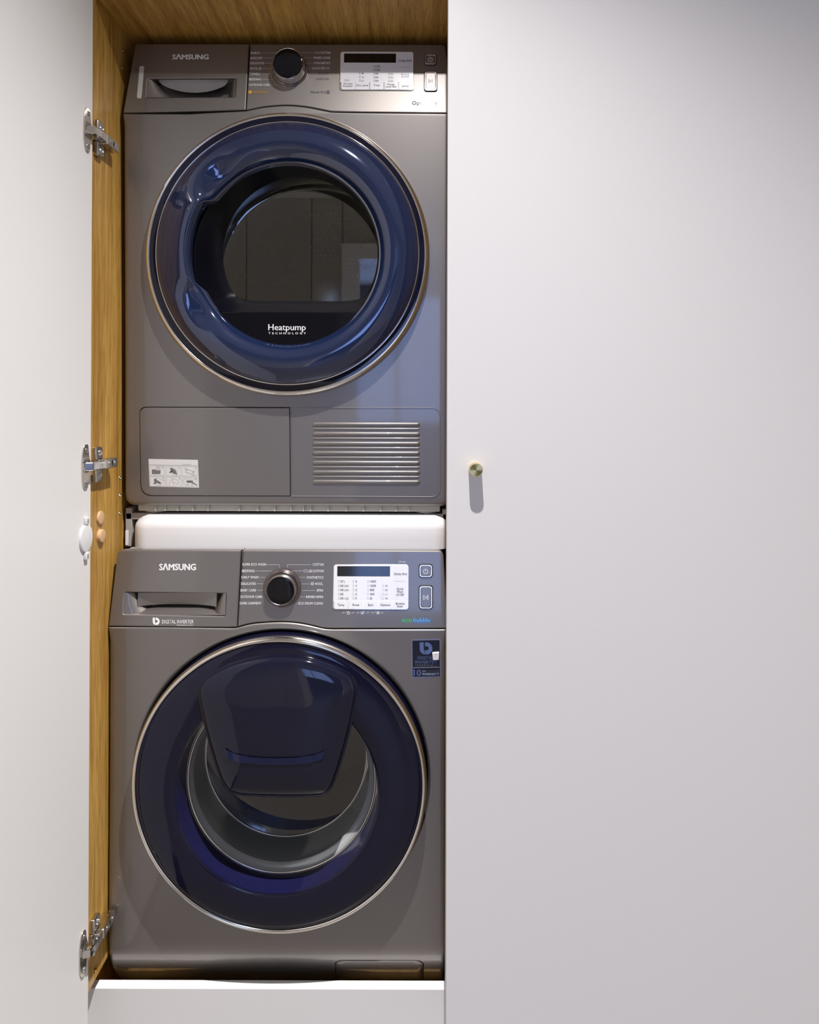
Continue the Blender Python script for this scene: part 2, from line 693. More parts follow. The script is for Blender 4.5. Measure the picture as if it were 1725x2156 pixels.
bevel_box('kick_light_stop', -0.565, -0.549, 1.2, 1.88, FZ, -0.985, 0.001, WOODV, cab)  # board added to block light coming in under the side panel
# little shelf-pin sockets bored into the side panel
gp = [(253.5, 1006), (253.5, 1043), (253.5, 1081), (255.5, 107), (255.5, 144)]
for px, py in gp:
    d = -XP * FPX / (VPX - px)
    u, w = at(px, py, d)
    n = 12
    rings = [[(XP + hx, d + r * math.cos(6.28319 * j / n), w + r * math.sin(6.28319 * j / n)) for j in range(n)] for r, hx in ((0.0035, 0.0), (0.0032, 0.0006), (0.0018, 0.0006), (0.0016, 0.0002))]
    v, f = loft(rings, cap1=True)
    mk('pin_socket', v, f, SATIN, cab)
# a dark slot near the foot of the panel
carve(sp_, [(lambda q: (q.v, q.f))(G().box(XP - 0.010, XP + 0.004, 1.157, 1.168, -0.978, -0.969))])

# ---- the open door: inner face leans a little outwards
FLARE = math.radians(5.0)
DE = (-0.5262, 1.127)                  # hinge edge of the inner face
dirv = (-math.sin(FLARE), -math.cos(FLARE))
nrm = (math.cos(FLARE), -math.sin(FLARE))


def DP(s, n, z):
    """place on the open door: s along the door from its hinge edge, n proud of the inner face"""
    return (DE[0] + dirv[0] * s + nrm[0] * n, DE[1] + dirv[1] * s + nrm[1] * n, z)


def door_solid(a0, a1, n0, n1, z0, z1, b):
    import bmesh
    bm = bmesh.new()
    gg = G().box(a0, a1, n0, n1, z0, z1)
    vs = [bm.verts.new(v) for v in gg.v]
    for f in gg.f:
        bm.faces.new([vs[i] for i in f])
    bmesh.ops.recalc_face_normals(bm, faces=bm.faces)
    bmesh.ops.bevel(bm, geom=list(bm.edges), offset=b, segments=2, affect='EDGES', profile=0.5)
    bm.verts.index_update()
    v = [DP(*q.co) for q in bm.verts]
    f = [tuple(q.index for q in fc.verts) for fc in bm.faces]
    bm.free()
    return v, f


v, f = door_solid(0.0, 0.60, -0.019, 0.0, -1.047, 1.028, 0.0012)
od = mk('door', v, f, LACQ, cab, sharp=20, label='white lacquered door swung open, its inner side showing')

# ---- hinges
def hinge(z, k):
    # arm on the side panel
    x0, x1 = XP + 0.006, XP + 0.0200
    out = [(1.148, x0), (1.148, x1 - 0.002), (1.150, x1), (1.1935, x1), (1.1945, x1 - 0.001), (1.1945, x0)]
    hh = 0.0082
    rings = []
    for dz, ins in ((-hh, 0.0010), (-hh + 0.0010, 0), (hh - 0.0010, 0), (hh, 0.0010)):
        cy = sum(p[0] for p in out) / len(out)
        cx = sum(p[1] for p in out) / len(out)
        rings.append([(p[1] - ins * (1 if p[1] > cx else -1), p[0] - ins * (1 if p[0] > cy else -1), z + dz) for p in out])
    v, f = loft(rings, cap0=True, cap1=True)
    arm = mk('hinge', v, f, NICKEL, cab, sharp=25, label='nickel concealed hinge joining open door and oak panel')
    # step where the arm takes the link
    bevel_box('hinge_knuckle', x0 + 0.001, x1 - 0.003, 1.1385, 1.149, z - 0.0075, z + 0.0075, 0.0012, NICKEL, arm)
    # screws and slot on the arm face
    for dy, r in ((1.163, 0.0034), (1.184, 0.0034)):
        n = 16
        rings = [[(x1 + hx, dy + rr * math.cos(6.28319 * j / n), z + rr * math.sin(6.28319 * j / n)) for j in range(n)] for rr, hx in ((r, -0.001), (r, 0.0006), (r * 0.75, 0.0009), (r * .45, 0.0002))]
        v, f = loft(rings, cap1=True)
        mk('screw', v, f, NICKELD, arm)
    q = G().box(x1 - 0.009, x1 + 0.003, 1.1715, 1.1755, z - 0.0042, z + 0.0042)
    carve(arm, [(q.v, q.f)])
    # rivets through the arm side
    gr = G()
    for dy in (1.153, 1.168, 1.182, 1.190):
        n = 8
        for sgn in (-1, 1):
            rings = [[(XP + 0.012 + rr * math.cos(6.28319 * j / n), dy + rr * math.sin(6.28319 * j / n), z + sgn * (hh + hz)) for j in range(n)] for rr, hz in ((0.0013, -0.0002), (0.0010, 0.0006))]
            v, f = loft(rings, cap1=True)
            gr.add(v, f)
    gr.build('rivet_row', CHROME, arm)
    # winged mounting plate screwed to the panel
    for sgn in (1, -1):
        zz0, zz1 = (z + hh - 0.001, z + 0.030) if sgn > 0 else (z - 0.030, z - hh + 0.001)
        rc = (0.008, 0.003, 0.001, 0.001) if sgn > 0 else (0.001, 0.001, 0.003, 0.008)
        o2 = rrect(1.139, zz0, 1.163, zz1, rc, 4)
        vv, ff = plate2([o2], 0.0, 0.0085, 0.0022, 2)
        mk('mounting_plate', [(XP + p[2], p[0], p[1]) for p in vv], ff, NICKEL, arm, sharp=30)
        zc = z + sgn * 0.019
        n = 18
        rings = [[(XP + hx, 1.153 + rr * math.cos(6.28319 * j / n), zc + 1.15 * rr * math.sin(6.28319 * j / n)) for j in range(n)] for rr, hx in ((0.0045, 0.008), (0.0042, 0.0100), (0.0030, 0.0104), (0.0016, 0.0088))]
        v, f = loft(rings, cap1=True)
        mk('screw', v, f, NICKELD, arm)
    # foot of the mounting plate between the wings
    bevel_box('plate_foot', XP, x0 + 0.001, 1.137, 1.19, z - 0.0065, z + 0.0065, 0.001, NICKEL, arm)
    # cup plate let into the door
    oc = []
    for i in range(40):
        a = 2 * math.pi * i / 40
        hz = 0.0365 * math.copysign(abs(math.sin(a)) ** 0.8, math.sin(a))
        ss = 0.0165 + (0.0125 if math.cos(a) < 0 else 0.0125) * math.copysign(abs(math.cos(a)) ** 0.7, math.cos(a))
        if math.cos(a) < 0:     # side facing the hinge edge bulges only at the middle
            ss = 0.0165 - 0.0070 * abs(math.cos(a)) ** 0.5 - 0.0065 * math.exp(-(hz / 0.013) ** 2)
        oc.append((ss, z + hz))
    hole = rrect(0.0085, z - 0.0095, 0.0235, z + 0.0115, 0.003, 3)
    vv, ff = plate2([oc, hole], 0.0, 0.0024, 0.0007, 2)
    mk('cup_plate', [DP(p[0], p[2], p[1]) for p in vv], ff, NICKEL, arm, sharp=30)
    v, f = door_solid(0.0085, 0.0235, -0.0119, -0.0113, z - 0.0095, z + 0.0115, 0.0001)
    mk('cup', v, f, NICKEL, arm)
    for sz in (-1, 1):
        n = 16
        zc = z + sz * 0.0265
        rings = [[DP(0.0165 + rr * math.cos(6.28319 * j / n), hn, zc + rr * math.sin(6.28319 * j / n)) for j in range(n)] for rr, hn in ((0.0042, 0.002), (0.0040, 0.0032), (0.0026, 0.0034), (0.0014, 0.0026))]
        v, f = loft(rings, cap1=True)
        mk('screw', v, f, NICKELD, arm)
    # bent link from the cup to the knuckle
    A = Vector(DP(0.017, 0.0, 0))
    pts = [Vector(DP(0.0175, 0.001, 0)), Vector(DP(0.0150, 0.0095, 0)), Vector((x1 - 0.004, 1.128, 0)), Vector((x1 - 0.004, 1.146, 0))]
    rings = []
    for i, p in enumerate(pts):
        d = (pts[min(i + 1, len(pts) - 1)] - pts[max(i - 1, 0)]).normalized()
        nv = Vector((d.y, -d.x, 0)) * 0.0038
        nv = nv if nv.x > 0 else -nv
        hz = 0.0068
        c = 0.0012
        sec = [(1, -hz + c), (1, hz - c), (1 - c / 0.0038, hz), (-1, hz), (-1, -hz), (1 - c / 0.0038, -hz)]
        rings.append([(p.x + nv.x * a, p.y + nv.y * a, z + b) for a, b in sec])
    v, f = loft(rings, cap0=True, cap1=True)
    mk('link', v, f, CHROME, arm, sharp=30)
    # pressed dimple on the link
    n = 14
    cx, cy = x1 + 0.0002, 1.133
    rings = [[(x1 - 0.0005 + hx, cy + 0.0048 * rr * math.cos(6.28319 * j / n), z + 0.0034 * rr * math.sin(6.28319 * j / n)) for j in range(n)] for rr, hx in ((1, 0), (0.8, 0.0006), (0.5, 0.0001))]
    v, f = loft(rings, cap1=True)
    mk('dimple', v, f, NICKELD, arm)


cuts = []
for z in (0.4390, -0.1120, -0.9040):
    q = G().box(0.0085, 0.0235, -0.0120, 0.004, z - 0.0095, z + 0.0115)
    cuts.append(([DP(*p) for p in q.v], q.f))
carve(od, cuts)
hinge(0.4390, 0)
hinge(-0.1120, 1)
hinge(-0.9040, 2)

# ---- child-safety catch on the open door
zl = at(180, 1133, 1.11)[1]
lat = thing('safety_catch', 'white round child-safety catch with square clips on the open door', 'catch', DP(0.018, 0, zl))
n = 40
rings = [[DP(0.0175 + 0.0175 * rr * math.cos(6.28319 * j / n), hn, zl + 0.0225 * rr * math.sin(6.28319 * j / n)) for j in range(n)] for rr, hn in ((1.0, 0.0), (1.0, 0.0028), (0.96, 0.0040), (0.9, 0.0043))]
v, f = loft(rings, cap1=True)
mk('disc', v, f, WHITEP, lat)
for sz in (1, -1):
    v, f = door_solid(0.0125, 0.0215, 0.0, 0.0055, zl + sz * 0.0285 - 0.0062, zl + sz * 0.0285 + 0.0062, 0.0012)
    mk('clip', v, f, WHITEP, lat, sharp=25)
    v, f = door_solid(0.0150, 0.0190, 0.0052, 0.0058, zl + sz * 0.0285 - 0.003, zl + sz * 0.0285 + 0.003, 0.0002)
    mk('clip_slot', v, f, GREYP, lat)

# ---- beech caps on the side panel
for (py, pr, lab) in ((1090, 0.0035, 'flat round beech cap stuck on the oak panel, the upper of two'),
                      (1128, 0.0062, 'round beech cap standing proud of the oak panel, the lower of two')):
    d = 1.170
    w = at(212, py, d)[1]
    t = thing('wooden_cap', lab, 'cap', (XP, d, w))
    n = 36
    R = 0.0112
    rings = [[(XP + hx, d + rr * math.cos(6.28319 * j / n), w + rr * math.sin(6.28319 * j / n)) for j in range(n)] for rr, hx in ((R, 0.0), (R, pr - 0.001), (R * 0.96, pr - 0.0002), (R * 0.9, pr))]
    v, f = loft(rings, cap1=True)
    mk('face', v, f, BEECH, t)

# ---- the closed cabinet beside it
cb2 = thing('tall_cabinet', 'tall plain white cabinet with closed door and small brass knob', 'cabinet', (0.42, 1.5, FZ))
bevel_box('carcass', 0.102, 0.75, YF, 1.88, -1.0, 1.03, 0.001, WOODV, cb2)
dr2 = bevel_box('door', 0.0635, 0.760, 1.113, 1.1325, -1.047, 1.028, 0.0012, LACQ, cb2, label='wide plain white closed door')
kx, kz = at(1000.4, 987, 1.113)
n = 48
R = 0.0108
P_ = 0.0225
rings = [[(kx + rr * math.cos(6.28319 * j / n), 1.113 - h, kz + rr * math.sin(6.28319 * j / n)) for j in range(n)] for rr, h in ((R, -0.0), (R, P_ - 0.0016), (R * 0.985, P_ - 0.0006), (R * 0.95, P_))]
v, f = loft(rings)
mk('knob', v, f, BRASS, dr2, label='brass knob with finely turned face')
# turned face: shallow cone of fine grooves
rings = []
m_ = 26
for i in range(m_):
    rr = R * 0.95 * (1 - i / m_)
    rings.append([(rr * math.cos(6.28319 * j / n), -P_ + (0.00006 if i % 2 else 0.0), rr * math.sin(6.28319 * j / n)) for j in range(n)])
v, f = loft(rings, cap1=True)
kf = mk('knob_face', [(p[0], p[1], p[2]) for p in v], f, BRASSF, None)
kf.parent = dr2
kf.location = Vector((kx, 1.113, kz)) + Vector((0, 0, 0)) - Vector((root_loc(cb2).x, root_loc(cb2).y, root_loc(cb2).z - ZC))
for vv in kf.data.vertices:
    vv.co.z -= ZC


# ================================================================== MACHINES
def front_panel(name, fr, outline, c, hole_r, m, parent, roll=lambda p: 0.012, nr=26):
    """sheet from a round door opening out to the outline, its rim rolled back"""
    rings = []
    cx, cz = c
    # lip going into the opening
    def ringpts(fn):
        return [fn(p) for p in outline]
    for dh, rr in ((-0.03, hole_r), (-0.004, hole_r), (0.0, hole_r + 0.004)):
        def fn(p, rr=rr, dh=dh):
            a = math.atan2(p[1] - cz, p[0] - cx)
            return fr.F(cx + rr * math.cos(a), cz + rr * math.sin(a), dh)
        rings.append(ringpts(fn))
    for i in range(1, nr + 1):
        t = i / nr
        def fn(p, t=t):
            a = math.atan2(p[1] - cz, p[0] - cx)
            L = math.hypot(p[0] - cx, p[1] - cz)
            r0 = hole_r + 0.004
            r1 = max(L - roll(p), r0 + 0.001)
            r = r0 + (r1 - r0) * t
            return fr.F(cx + r * math.cos(a), cz + r * math.sin(a), 0)
        rings.append(ringpts(fn))
    for k in range(1, 7):
        a2 = k / 6 * math.pi / 2
        def fn(p, a2=a2):
            a = math.atan2(p[1] - cz, p[0] - cx)
            L = math.hypot(p[0] - cx, p[1] - cz)
            r0 = hole_r + 0.005
            r1 = max(L - roll(p), r0)
            r = r1 + (L - r1) * math.sin(a2)
            return fr.F(cx + r * math.cos(a), cz + r * math.sin(a), -(L - r1) * (1 - math.cos(a2)))
        rings.append(ringpts(fn))
    def fn(p):
        return fr.F(p[0], p[1], -0.02)
    rings.append(ringpts(fn))
    v, f = loft(rings)
    return mk(name, v, f, m, parent, sharp=50)


def densify(pts, step=0.006):
    out = []
    for i, p in enumerate(pts):
        q = pts[(i + 1) % len(pts)]
        k = max(1, int(math.hypot(q[0] - p[0], q[1] - p[1]) / step))
        for j in range(k):
            out.append((p[0] + (q[0] - p[0]) * j / k, p[1] + (q[1] - p[1]) * j / k))
    return out


def shell(name, fr, outline, depth, m, parent):
    r0 = [fr.F(p[0], p[1], -0.019) for p in outline]
    r1 = [(p[0], depth, p[1]) for p in outline]
    v, f = loft([r0, r1], cap1=True)
    return mk(name, v, f, m, parent, sharp=40)


def dial(fr, c, rbase, rcap, proud, parent, clear=False):
    cx, cz = c
    v, f = lathe(fr, cx, cz, [(rbase, 0.0), (rbase, 0.0045), (rbase - 0.001, 0.0062), (rbase - 0.0018, 0.0068), (rcap + 0.0035, 0.0062), (rcap + 0.0015, 0.004)], 64)
    d = mk('dial', v, f, COLLAR, parent, sharp=40, label='round black programme dial with chrome collar')
    v, f = lathe(fr, cx, cz, [(rcap + 0.002, 0.003), (rcap + 0.001, proud * 0.6), (rcap, proud - 0.003), (rcap - 0.0008, proud - 0.0008), (rcap - 0.0014, proud), (rcap - 0.0019, proud - 0.0006)], 64)
    mk('cap_rim', v, f, SATIN if not clear else CHROME, d, sharp=50)
    rr = [(rcap - 0.0018, proud - 0.0008)] + [((rcap - 0.0019) * math.cos(a * math.pi / 16), proud - 0.0008 + 0.0016 * math.sin(a * math.pi / 16)) for a in range(1, 8)] + [(0.0003, proud + 0.0008)]
    v, f = lathe(fr, cx, cz, rr, 64)
    mk('cap', v, f, BLACKG, d, sharp=None)
    return d


def button(fr, pr, x0, y0, x1, y1, parent, name):
    q = pr.P
    a, b = q(x0, y0), q(x1, y1)
    k = abs(b[0] - a[0])
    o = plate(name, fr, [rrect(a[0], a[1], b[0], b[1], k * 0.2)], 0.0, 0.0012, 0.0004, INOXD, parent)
    i = k * 0.06
    plate('bezel', fr, [rrect(a[0] + i, a[1] - i, b[0] - i, b[1] + i, k * 0.17), rrect(a[0] + 2.3 * i, a[1] - 2.3 * i, b[0] - 2.3 * i, b[1] + 2.3 * i, k * 0.13)], 0.0, 0.0030, 0.0006, CHROME, o)
    i = k * 0.15
    plate('key', fr, [rrect(a[0] + i, a[1] - i, b[0] - i, b[1] + i, k * 0.11)], 0.0, 0.0026, 0.0006, INOX, o)
    return o


# ------------------------------------------------------------------ DRYER
dry = thing('tumble_dryer', 'grey heat-pump tumble dryer stacked above the washer, round blue door', 'dryer', (-0.2205, 1.5, -0.20))
XL, XR = -0.5207, 0.0797
za = Print(DRY, 510, 70, 3.92, 0)        # panel crop, right part
zb = Print(DRY, 150, 0, 4.3125, 0)       # panel crop, left part
arch_r = [za.P(*p) for p in ((30, 637), (100, 621), (200, 604), (350, 593), (480, 600), (580, 615), (700, 639), (760, 647), (1000, 653))]
arch_r = catmull(arch_r, 4, closed=False)
zl_ = zb.P(470, 1028)[1]
zr_ = za.P(1690, 660)[1]
ztop = zb.P(1000, 398)[1]
lowline = [(XL, zl_), (-0.40, zl_)] + arch_r + [(XR, zr_)]        # left to right
bot = DRY.S(600, 1066)[1]
gap = 0.0006
ol = [(p[0], p[1] - gap) for p in lowline][::-1] + round_poly([(XL, zl_ - gap), (XL, bot), (XR, bot), (XR, zr_ - gap)], [0, 0.02, 0.02, 0], 6)[1:-1]
ol = densify(ol)
DC = at(604.7, 534.5, 1.224)
dfp = front_panel('front_panel', DRY, ol, DC, 0.243, INOX, dry, roll=lambda p: 0.0025 + 0.0065 * max(0.0, min(1.0, (zl_ - p[1] - 0.001) / 0.02)))
shell_ol = round_poly([(XL + 0.003, bot + 0.003), (XR - 0.003, bot + 0.003), (XR - 0.003, zr_), (XR - 0.016, ztop - 0.003), (XL + 0.016, ztop - 0.003), (XL + 0.003, zl_)], 0.012, 4)
shell('body', DRY, densify(shell_ol, 0.05), 1.84, GREYP, dry)
# drawer front and control panel
zTL, zTR = zb.P(1618, 395), zb.P(1587, 1000)
divx_t, divx_b = zTL[0], zTR[0]
dl = round_poly([(XL + 0.0005, zl_ + gap), (divx_b - gap, lowline[2][1] + 0.0012), (divx_t - gap, ztop), (XL + 0.0135, ztop)], [0.003, 0.001, 0.001, 0.008], 4)
rec = [zb.P(*p) for p in ((690, 712), (1500, 710), (1490, 882), (680, 886))]
drw = plate('drawer_front', DRY, [dl, round_poly(rec, 0.002, 3)], -0.012, 0.0, 0.0016, INOX, dry, label='water drawer front with a hand recess')
right_low = [p for p in lowline if p[0] > divx_b + 0.004]
dl = [(divx_b + gap, lowline[2][1] + 0.001)] + [(p[0], p[1] + gap) for p in right_low] + round_poly([(XR - 0.0005, zr_ + gap), (XR - 0.0135, ztop), (divx_t + gap, ztop)], [0, 0.008, 0.001], 4)[1:]
cp = plate('control_panel', DRY, [dl], -0.012, 0.0, 0.0016, INOX, dry)


def recess(fr, o, depth, parent, style):
    """hand recess: o = outer corners TL TR BR BL"""
    TL, TR, BR, BL = o
    u0, u1, wt, wb = BL[0], BR[0], (TL[1] + TR[1]) / 2, (BL[1] + BR[1]) / 2
    Wd, Ht = u1 - u0, wt - wb
    g = G()
    # back wall
    g.add([fr.F(u0, wb, -depth), fr.F(u1, wb, -depth), fr.F(u1, wt, -depth), fr.F(u0, wt, -depth)], [(0, 1, 2, 3)])
    # top
    g.add([fr.F(u0, wt, -0.001), fr.F(u1, wt, -0.001), fr.F(u1, wt, -depth), fr.F(u0, wt, -depth)], [(0, 3, 2, 1)])
    g.build('recess_back', INOX, parent)
    # floor, sloping down to the front
    fl = 0.28 * Ht if style == 'w' else 0.04 * Ht
    mk('recess_floor', [fr.F(u0, wb, -0.001), fr.F(u1, wb, -0.001), fr.F(u1 - 0.18 * Wd, wb + fl, -depth * 0.75), fr.F(u0 + 0.27 * Wd, wb + fl, -depth * 0.75)],
       [(0, 1, 2, 3)], INOX, parent)
    # left cheek curving in
    rings = []
    for i in range(9):
        t = i / 8
        a = t * math.pi / 2
        uw = (0.15 + 0.13 * 0) * Wd
        ub = 0.34 * Wd if style == 'd' else 0.26 * Wd
        ut = 0.07 * Wd if style == 'd' else 0.10 * Wd
        dd = depth * 0.92 * (1 - math.cos(a))
        rings.append([fr.F(u0 + ut * math.sin(a), wt, -0.0008 - dd), fr.F(u0 + (ut + (ub - ut) * 0.42) * math.sin(a), wb + 0.45 * Ht, -0.0008 - dd), fr.F(u0 + ub * math.sin(a), wb + 0.0, -0.0008 - dd)])
    v, f = loft(rings, closed=False)
    mk('recess_cheek', v, f, INOX, parent, sharp=None)
    rings = []
    for i in range(9):
        t = i / 8
        a = t * math.pi / 2
        dd = depth * 0.92 * (1 - math.cos(a))
        rings.append([fr.F(u1 - 0.07 * Wd * math.sin(a), wt, -0.0008 - dd), fr.F(u1 - (0.11 if style == 'd' else 0.17) * Wd * math.sin(a), wb, -0.0008 - dd)])
    v, f = loft(rings, closed=False)
    mk('recess_cheek', v, f, INOX, parent, sharp=None)
    # curved grip tongue hanging inside
    n = 24
    top, low = [], []
    for i in range(n + 1):
        t = i / n
        u = u0 + (0.12 + 0.78 * t) * Wd
        sag = math.sin(math.pi * t) ** 0.6
        dp = 0.55 if style == 'd' else 0.80
        top.append(fr.F(u, wt, -0.006))
        low.append(fr.F(u, wt - (0.10 + (dp - 0.10) * sag) * Ht if style == 'd' else wt - (0.62 + 0.06 * (1 - sag)) * Ht, -0.006 - 0.010 * sag))
    v, f = loft([top, low], closed=False)
    mk('grip', v, f, INOX, parent, sharp=None)


recess(DRY, rec, 0.028, drw, 'd')
# little tall level window on the drawer
plate('level_window', DRY, [round_poly([zb.P(*p) for p in ((622, 600), (664, 602), (638, 897), (596, 893))], 0.003, 4)], 0.0, 0.0008, 0.0003, mat('level_window_plastic', (0.52, 0.52, 0.49), 0.35), drw)
p = Print(DRY, 150, 0, 4.3125, 0.0004)
p.text('S\u039bMSUNG', 918, 1250, 540, 43, off=0.045)
p.build('brand_lettering', INK, drw)
p = Print(DRY, 150, 0, 4.3125, 0.0004)
p.text('MAX', 570, 606, 618, 9)
p.line([(574, 624), (580, 642), (596, 642), (602, 624)], 3).ring(588, 630, 5, 2.5)
p.build('level_marking', INKG, drw)
# programme names
p = Print(DRY, 510, 70, 3.92, 0.0004)
for s, a, b, y in (('SHIRTS', 72, 147, 173), ('IRON DRY', 70, 172, 215), ('DELICATES', 66, 182, 257), ('WOOL', 63, 130, 301), ('TOWELS', 61, 149, 346), ('BEDDING', 58, 158, 390), ('OUTDOOR CARE', 55, 228, 436),
                   ('COTTON', 643, 730, 171), ('MIXED LOAD', 590, 728, 213), ('SYNTHETICS', 595, 727, 256), ("QUICK DRY 35'", 577, 722, 299)):
    p.text(s, a, b, y, 18)
for q in (((157, 163), (290, 163)), ((180, 205), (258, 205)), ((190, 248), (243, 248)), ((170, 292), (240, 292)), ((160, 335), (235, 335)), ((167, 381), (245, 381)), ((235, 427), (285, 427)),
          ((470, 161), (592, 161)), ((500, 203), (580, 203)), ((520, 245), (585, 245)), ((545, 290), (570, 290))):
    p.line(q, 1.5)
p.ring(149, 292, 10, 2.5).line([(142, 292), (156, 292)], 2).line([(145, 297), (153, 297)], 2)
p.line([(602, 163), (609, 155), (634, 155), (634, 170), (609, 170), (602, 163)], 2)
p.build('programme_names', INK, cp)
p = Print(DRY, 510, 70, 3.92, 0.0004)
p.text('TIME DRY', 620, 718, 342, 17, off=0).text('WARM AIR', 610, 716, 386, 17, off=0)
p.build('programme_names_faint', INKF, cp)
p = Print(DRY, 510, 70, 3.92, 0.0004)
p.fill(rrect(52, 473, 80, 500, 6, 3)).text('Optimal Dry', 90, 215, 494, 18).ring(397, 310, 163, 3, 150, 262)
p.build('orange_marking', INKO, cp)
p = Print(DRY, 510, 70, 3.92, 0.0004)
p.text('Manual Dry', 565, 690, 494, 18).frame(697, 476, 721, 498, 4).ring(709, 487, 6, 3)
p.text('*(3 sec)', 1335, 1390, 158, 11)
p.text('Optimal', 1403, 1554, 590, 30, off=0.014).text('Dry', 1557, 1612, 590, 30, off=-0.004)
p.build('grey_marking', INKG, cp)
dcx = za.P(397, 302)
dial(DRY, dcx, 0.0325, 0.0285, 0.025, dry, clear=True)


def display(fr, ox, oy, sc, R, scr, keyy, keys, dark, mid, parent):
    """white display plate with black screen and a row of soft keys"""
    pr = Print(fr, ox, oy, sc, 0)
    x0, y0, x1, y1 = R
    a, b = pr.P(x0, y0), pr.P(x1, y1)
    k = 0.004
    o = plate('display', fr, [rrect(a[0] - 0.0012, a[1] + 0.0012, b[0] + 0.0012, b[1] - 0.0012, k + 0.001)], 0.0, 0.0016, 0.0006, CHROME, parent, label='white display panel with black screen')
    plate('display_face', fr, [rrect(a[0], a[1], b[0], pr.P(0, keyy)[1], (k, k, 0, 0))], 0.0, 0.0020, 0.0003, DISPW, o)
    s0, s1 = pr.P(scr[0], scr[1]), pr.P(scr[2], scr[3])
    plate('screen', fr, [rrect(s0[0], s0[1], s1[0], s1[1], 0.0004)], 0.0, 0.0024, 0.0002, SCREEN, o)
    for i, (ka, kb) in enumerate(keys):
        c0, c1 = pr.P(ka, keyy + 1), pr.P(kb, y1)
        rr = (0, 0, k if i == 0 else 0.0004, k if i == len(keys) - 1 else 0.0004)
        plate('soft_key', fr, [rrect(c0[0], c0[1], c1[0], c1[1], rr)], 0.0, 0.0023, 0.0004, DISPW, o)
    d = Print(fr, ox, oy, sc, 0.0026)
    for q in dark:
        d.text(*q)
    for x, y, h in mid:
        d.frame(x, y - h, x + 9, y, 1.6)
    return o, d


dkeys = [(820, 932), (936, 1050), (1056, 1168), (1174, 1288), (1294, 1408)]
o, d = display(DRY, 510, 70, 3.92, (815, 157, 1412, 470), (843, 172, 1270, 248), 406, dkeys,
               [('Delay End', 1295, 1397, 240, 18), ('150', 1100, 1138, 286, 14), ('120', 1100, 1138, 315, 14), ('90', 1100, 1125, 345, 13), ('60', 1100, 1125, 374, 13), ('30', 1100, 1125, 403, 13),
                ('Wrinkle', 837, 912, 429, 14), ('Prevent', 835, 912, 448, 14), ('Dry Level', 944, 1042, 442, 16), ('Time', 1086, 1136, 442, 16), ('Mixed', 1198, 1258, 434, 14), ('Load Bell', 1185, 1275, 452, 14), ('Lamp', 1318, 1375, 447, 16)],
               [(1086, y, 13) for y in (286, 315, 345, 374, 403)] + [(968, y, 13) for y in (341, 371, 401)] + [(1208, y, 13) for y in (345, 375, 404)] + [(848, 398, 13)], dry)
d.line([(1305, 286), (1390, 286)], 1.5)
d.fill([(990, 330), (1000, 330), (1003, 336), (1000, 341), (990, 341), (987, 336)]).fill([(989, 372), (1004, 360), (1004, 368), (996, 372)])
d.build('display_print', INKD, o)
d = Print(DRY, 510, 70, 3.92, 0.0026)
d.text('Sound', 1313, 1378, 350, 13, 0).text('On/Off', 1313, 1378, 370, 13, 0)
for x, y in ((1224, 345), (1224, 375), (1224, 404), (864, 398), (984, 401)):
    d.frame(x, y - 11, x + 22, y, 1.6).line([(x + 4, y - 4), (x + 18, y - 4)], 1.5)
d.build('display_print_pale', INKM, o)
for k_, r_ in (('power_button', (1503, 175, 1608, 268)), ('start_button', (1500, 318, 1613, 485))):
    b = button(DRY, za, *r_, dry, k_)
    d = Print(DRY, 510, 70, 3.92, 0.0029)
    if k_ == 'power_button':
        d.ring(1553, 224, 17, 4, 120, 420).line([(1553, 200), (1553, 222)], 4)
    else:
        d.line([(1538, 386), (1538, 414), (1556, 400), (1538, 386)], 2.5).line([(1563, 386), (1563, 414)], 2.5).line([(1571, 386), (1571, 414)], 2.5)
    d.build('icon', INK if k_ == 'power_button' else INKG, b)

# --- dryer door
NA = 192
cx, cz = DC
yb = DRY.prof(cz)


def sector(a):
    """1 inside the grip sector on the hinge-free side"""
    d = abs((a - math.radians(174) + math.pi) % (2 * math.pi) - math.pi)
    t = max(0.0, min(1.0, (math.radians(31) - d) / math.radians(9)))
    return t * t * (3 - 2 * t)


def door_ring(cxs, czs, prof, n=NA):
    rings = []
    for r, h in prof:
        rings.append([(cxs + r * math.cos(2 * math.pi * j / n), yb - h, czs + r * math.sin(2 * math.pi * j / n)) for j in range(n)])
    return loft(rings)


ci = at(604.3, 531.5, 1.212)            # centre of the raised blue ring
prof_bulge = [(0.2350, 0.020), (0.2335, 0.0245), (0.229, 0.0285), (0.222, 0.033), (0.214, 0.0375), (0.206, 0.0405), (0.198, 0.042), (0.190, 0.0418), (0.183, 0.0395), (0.176, 0.0350), (0.170, 0.029), (0.1655, 0.022), (0.1635, 0.013), (0.163, 0.002)]
prof_grip = [(0.2350, 0.020), (0.2335, 0.0245), (0.229, 0.0275), (0.222, 0.0310), (0.214, 0.0345), (0.206, 0.038), (0.199, 0.0410), (0.192, 0.0440), (0.186, 0.0465), (0.181, 0.0485), (0.1765, 0.0495), (0.1735, 0.0475), (0.1725, 0.042), (0.176, 0.002)]
rings = []
for i in range(len(prof_bulge)):
    rg = []
    for j in range(NA):
        a = 2 * math.pi * j / NA
        s = sector(a)
        r = prof_bulge[i][0] * (1 - s) + prof_grip[i][0] * s
        h = prof_bulge[i][1] * (1 - s) + prof_grip[i][1] * s
        # shallow finger dents beside the grip
        dd = abs((a - math.radians(174) + math.pi) % (2 * math.pi) - math.pi)
        dent = math.exp(-((dd - math.radians(43)) / math.radians(11)) ** 2) * math.exp(-((r - 0.188) / 0.016) ** 2)
        h -= 0.010 * dent * (1 - s)
        rg.append((ci[0] + r * math.cos(a), yb - h, ci[1] + r * math.sin(a)))
    rings.append(rg)
v, f = loft(rings)
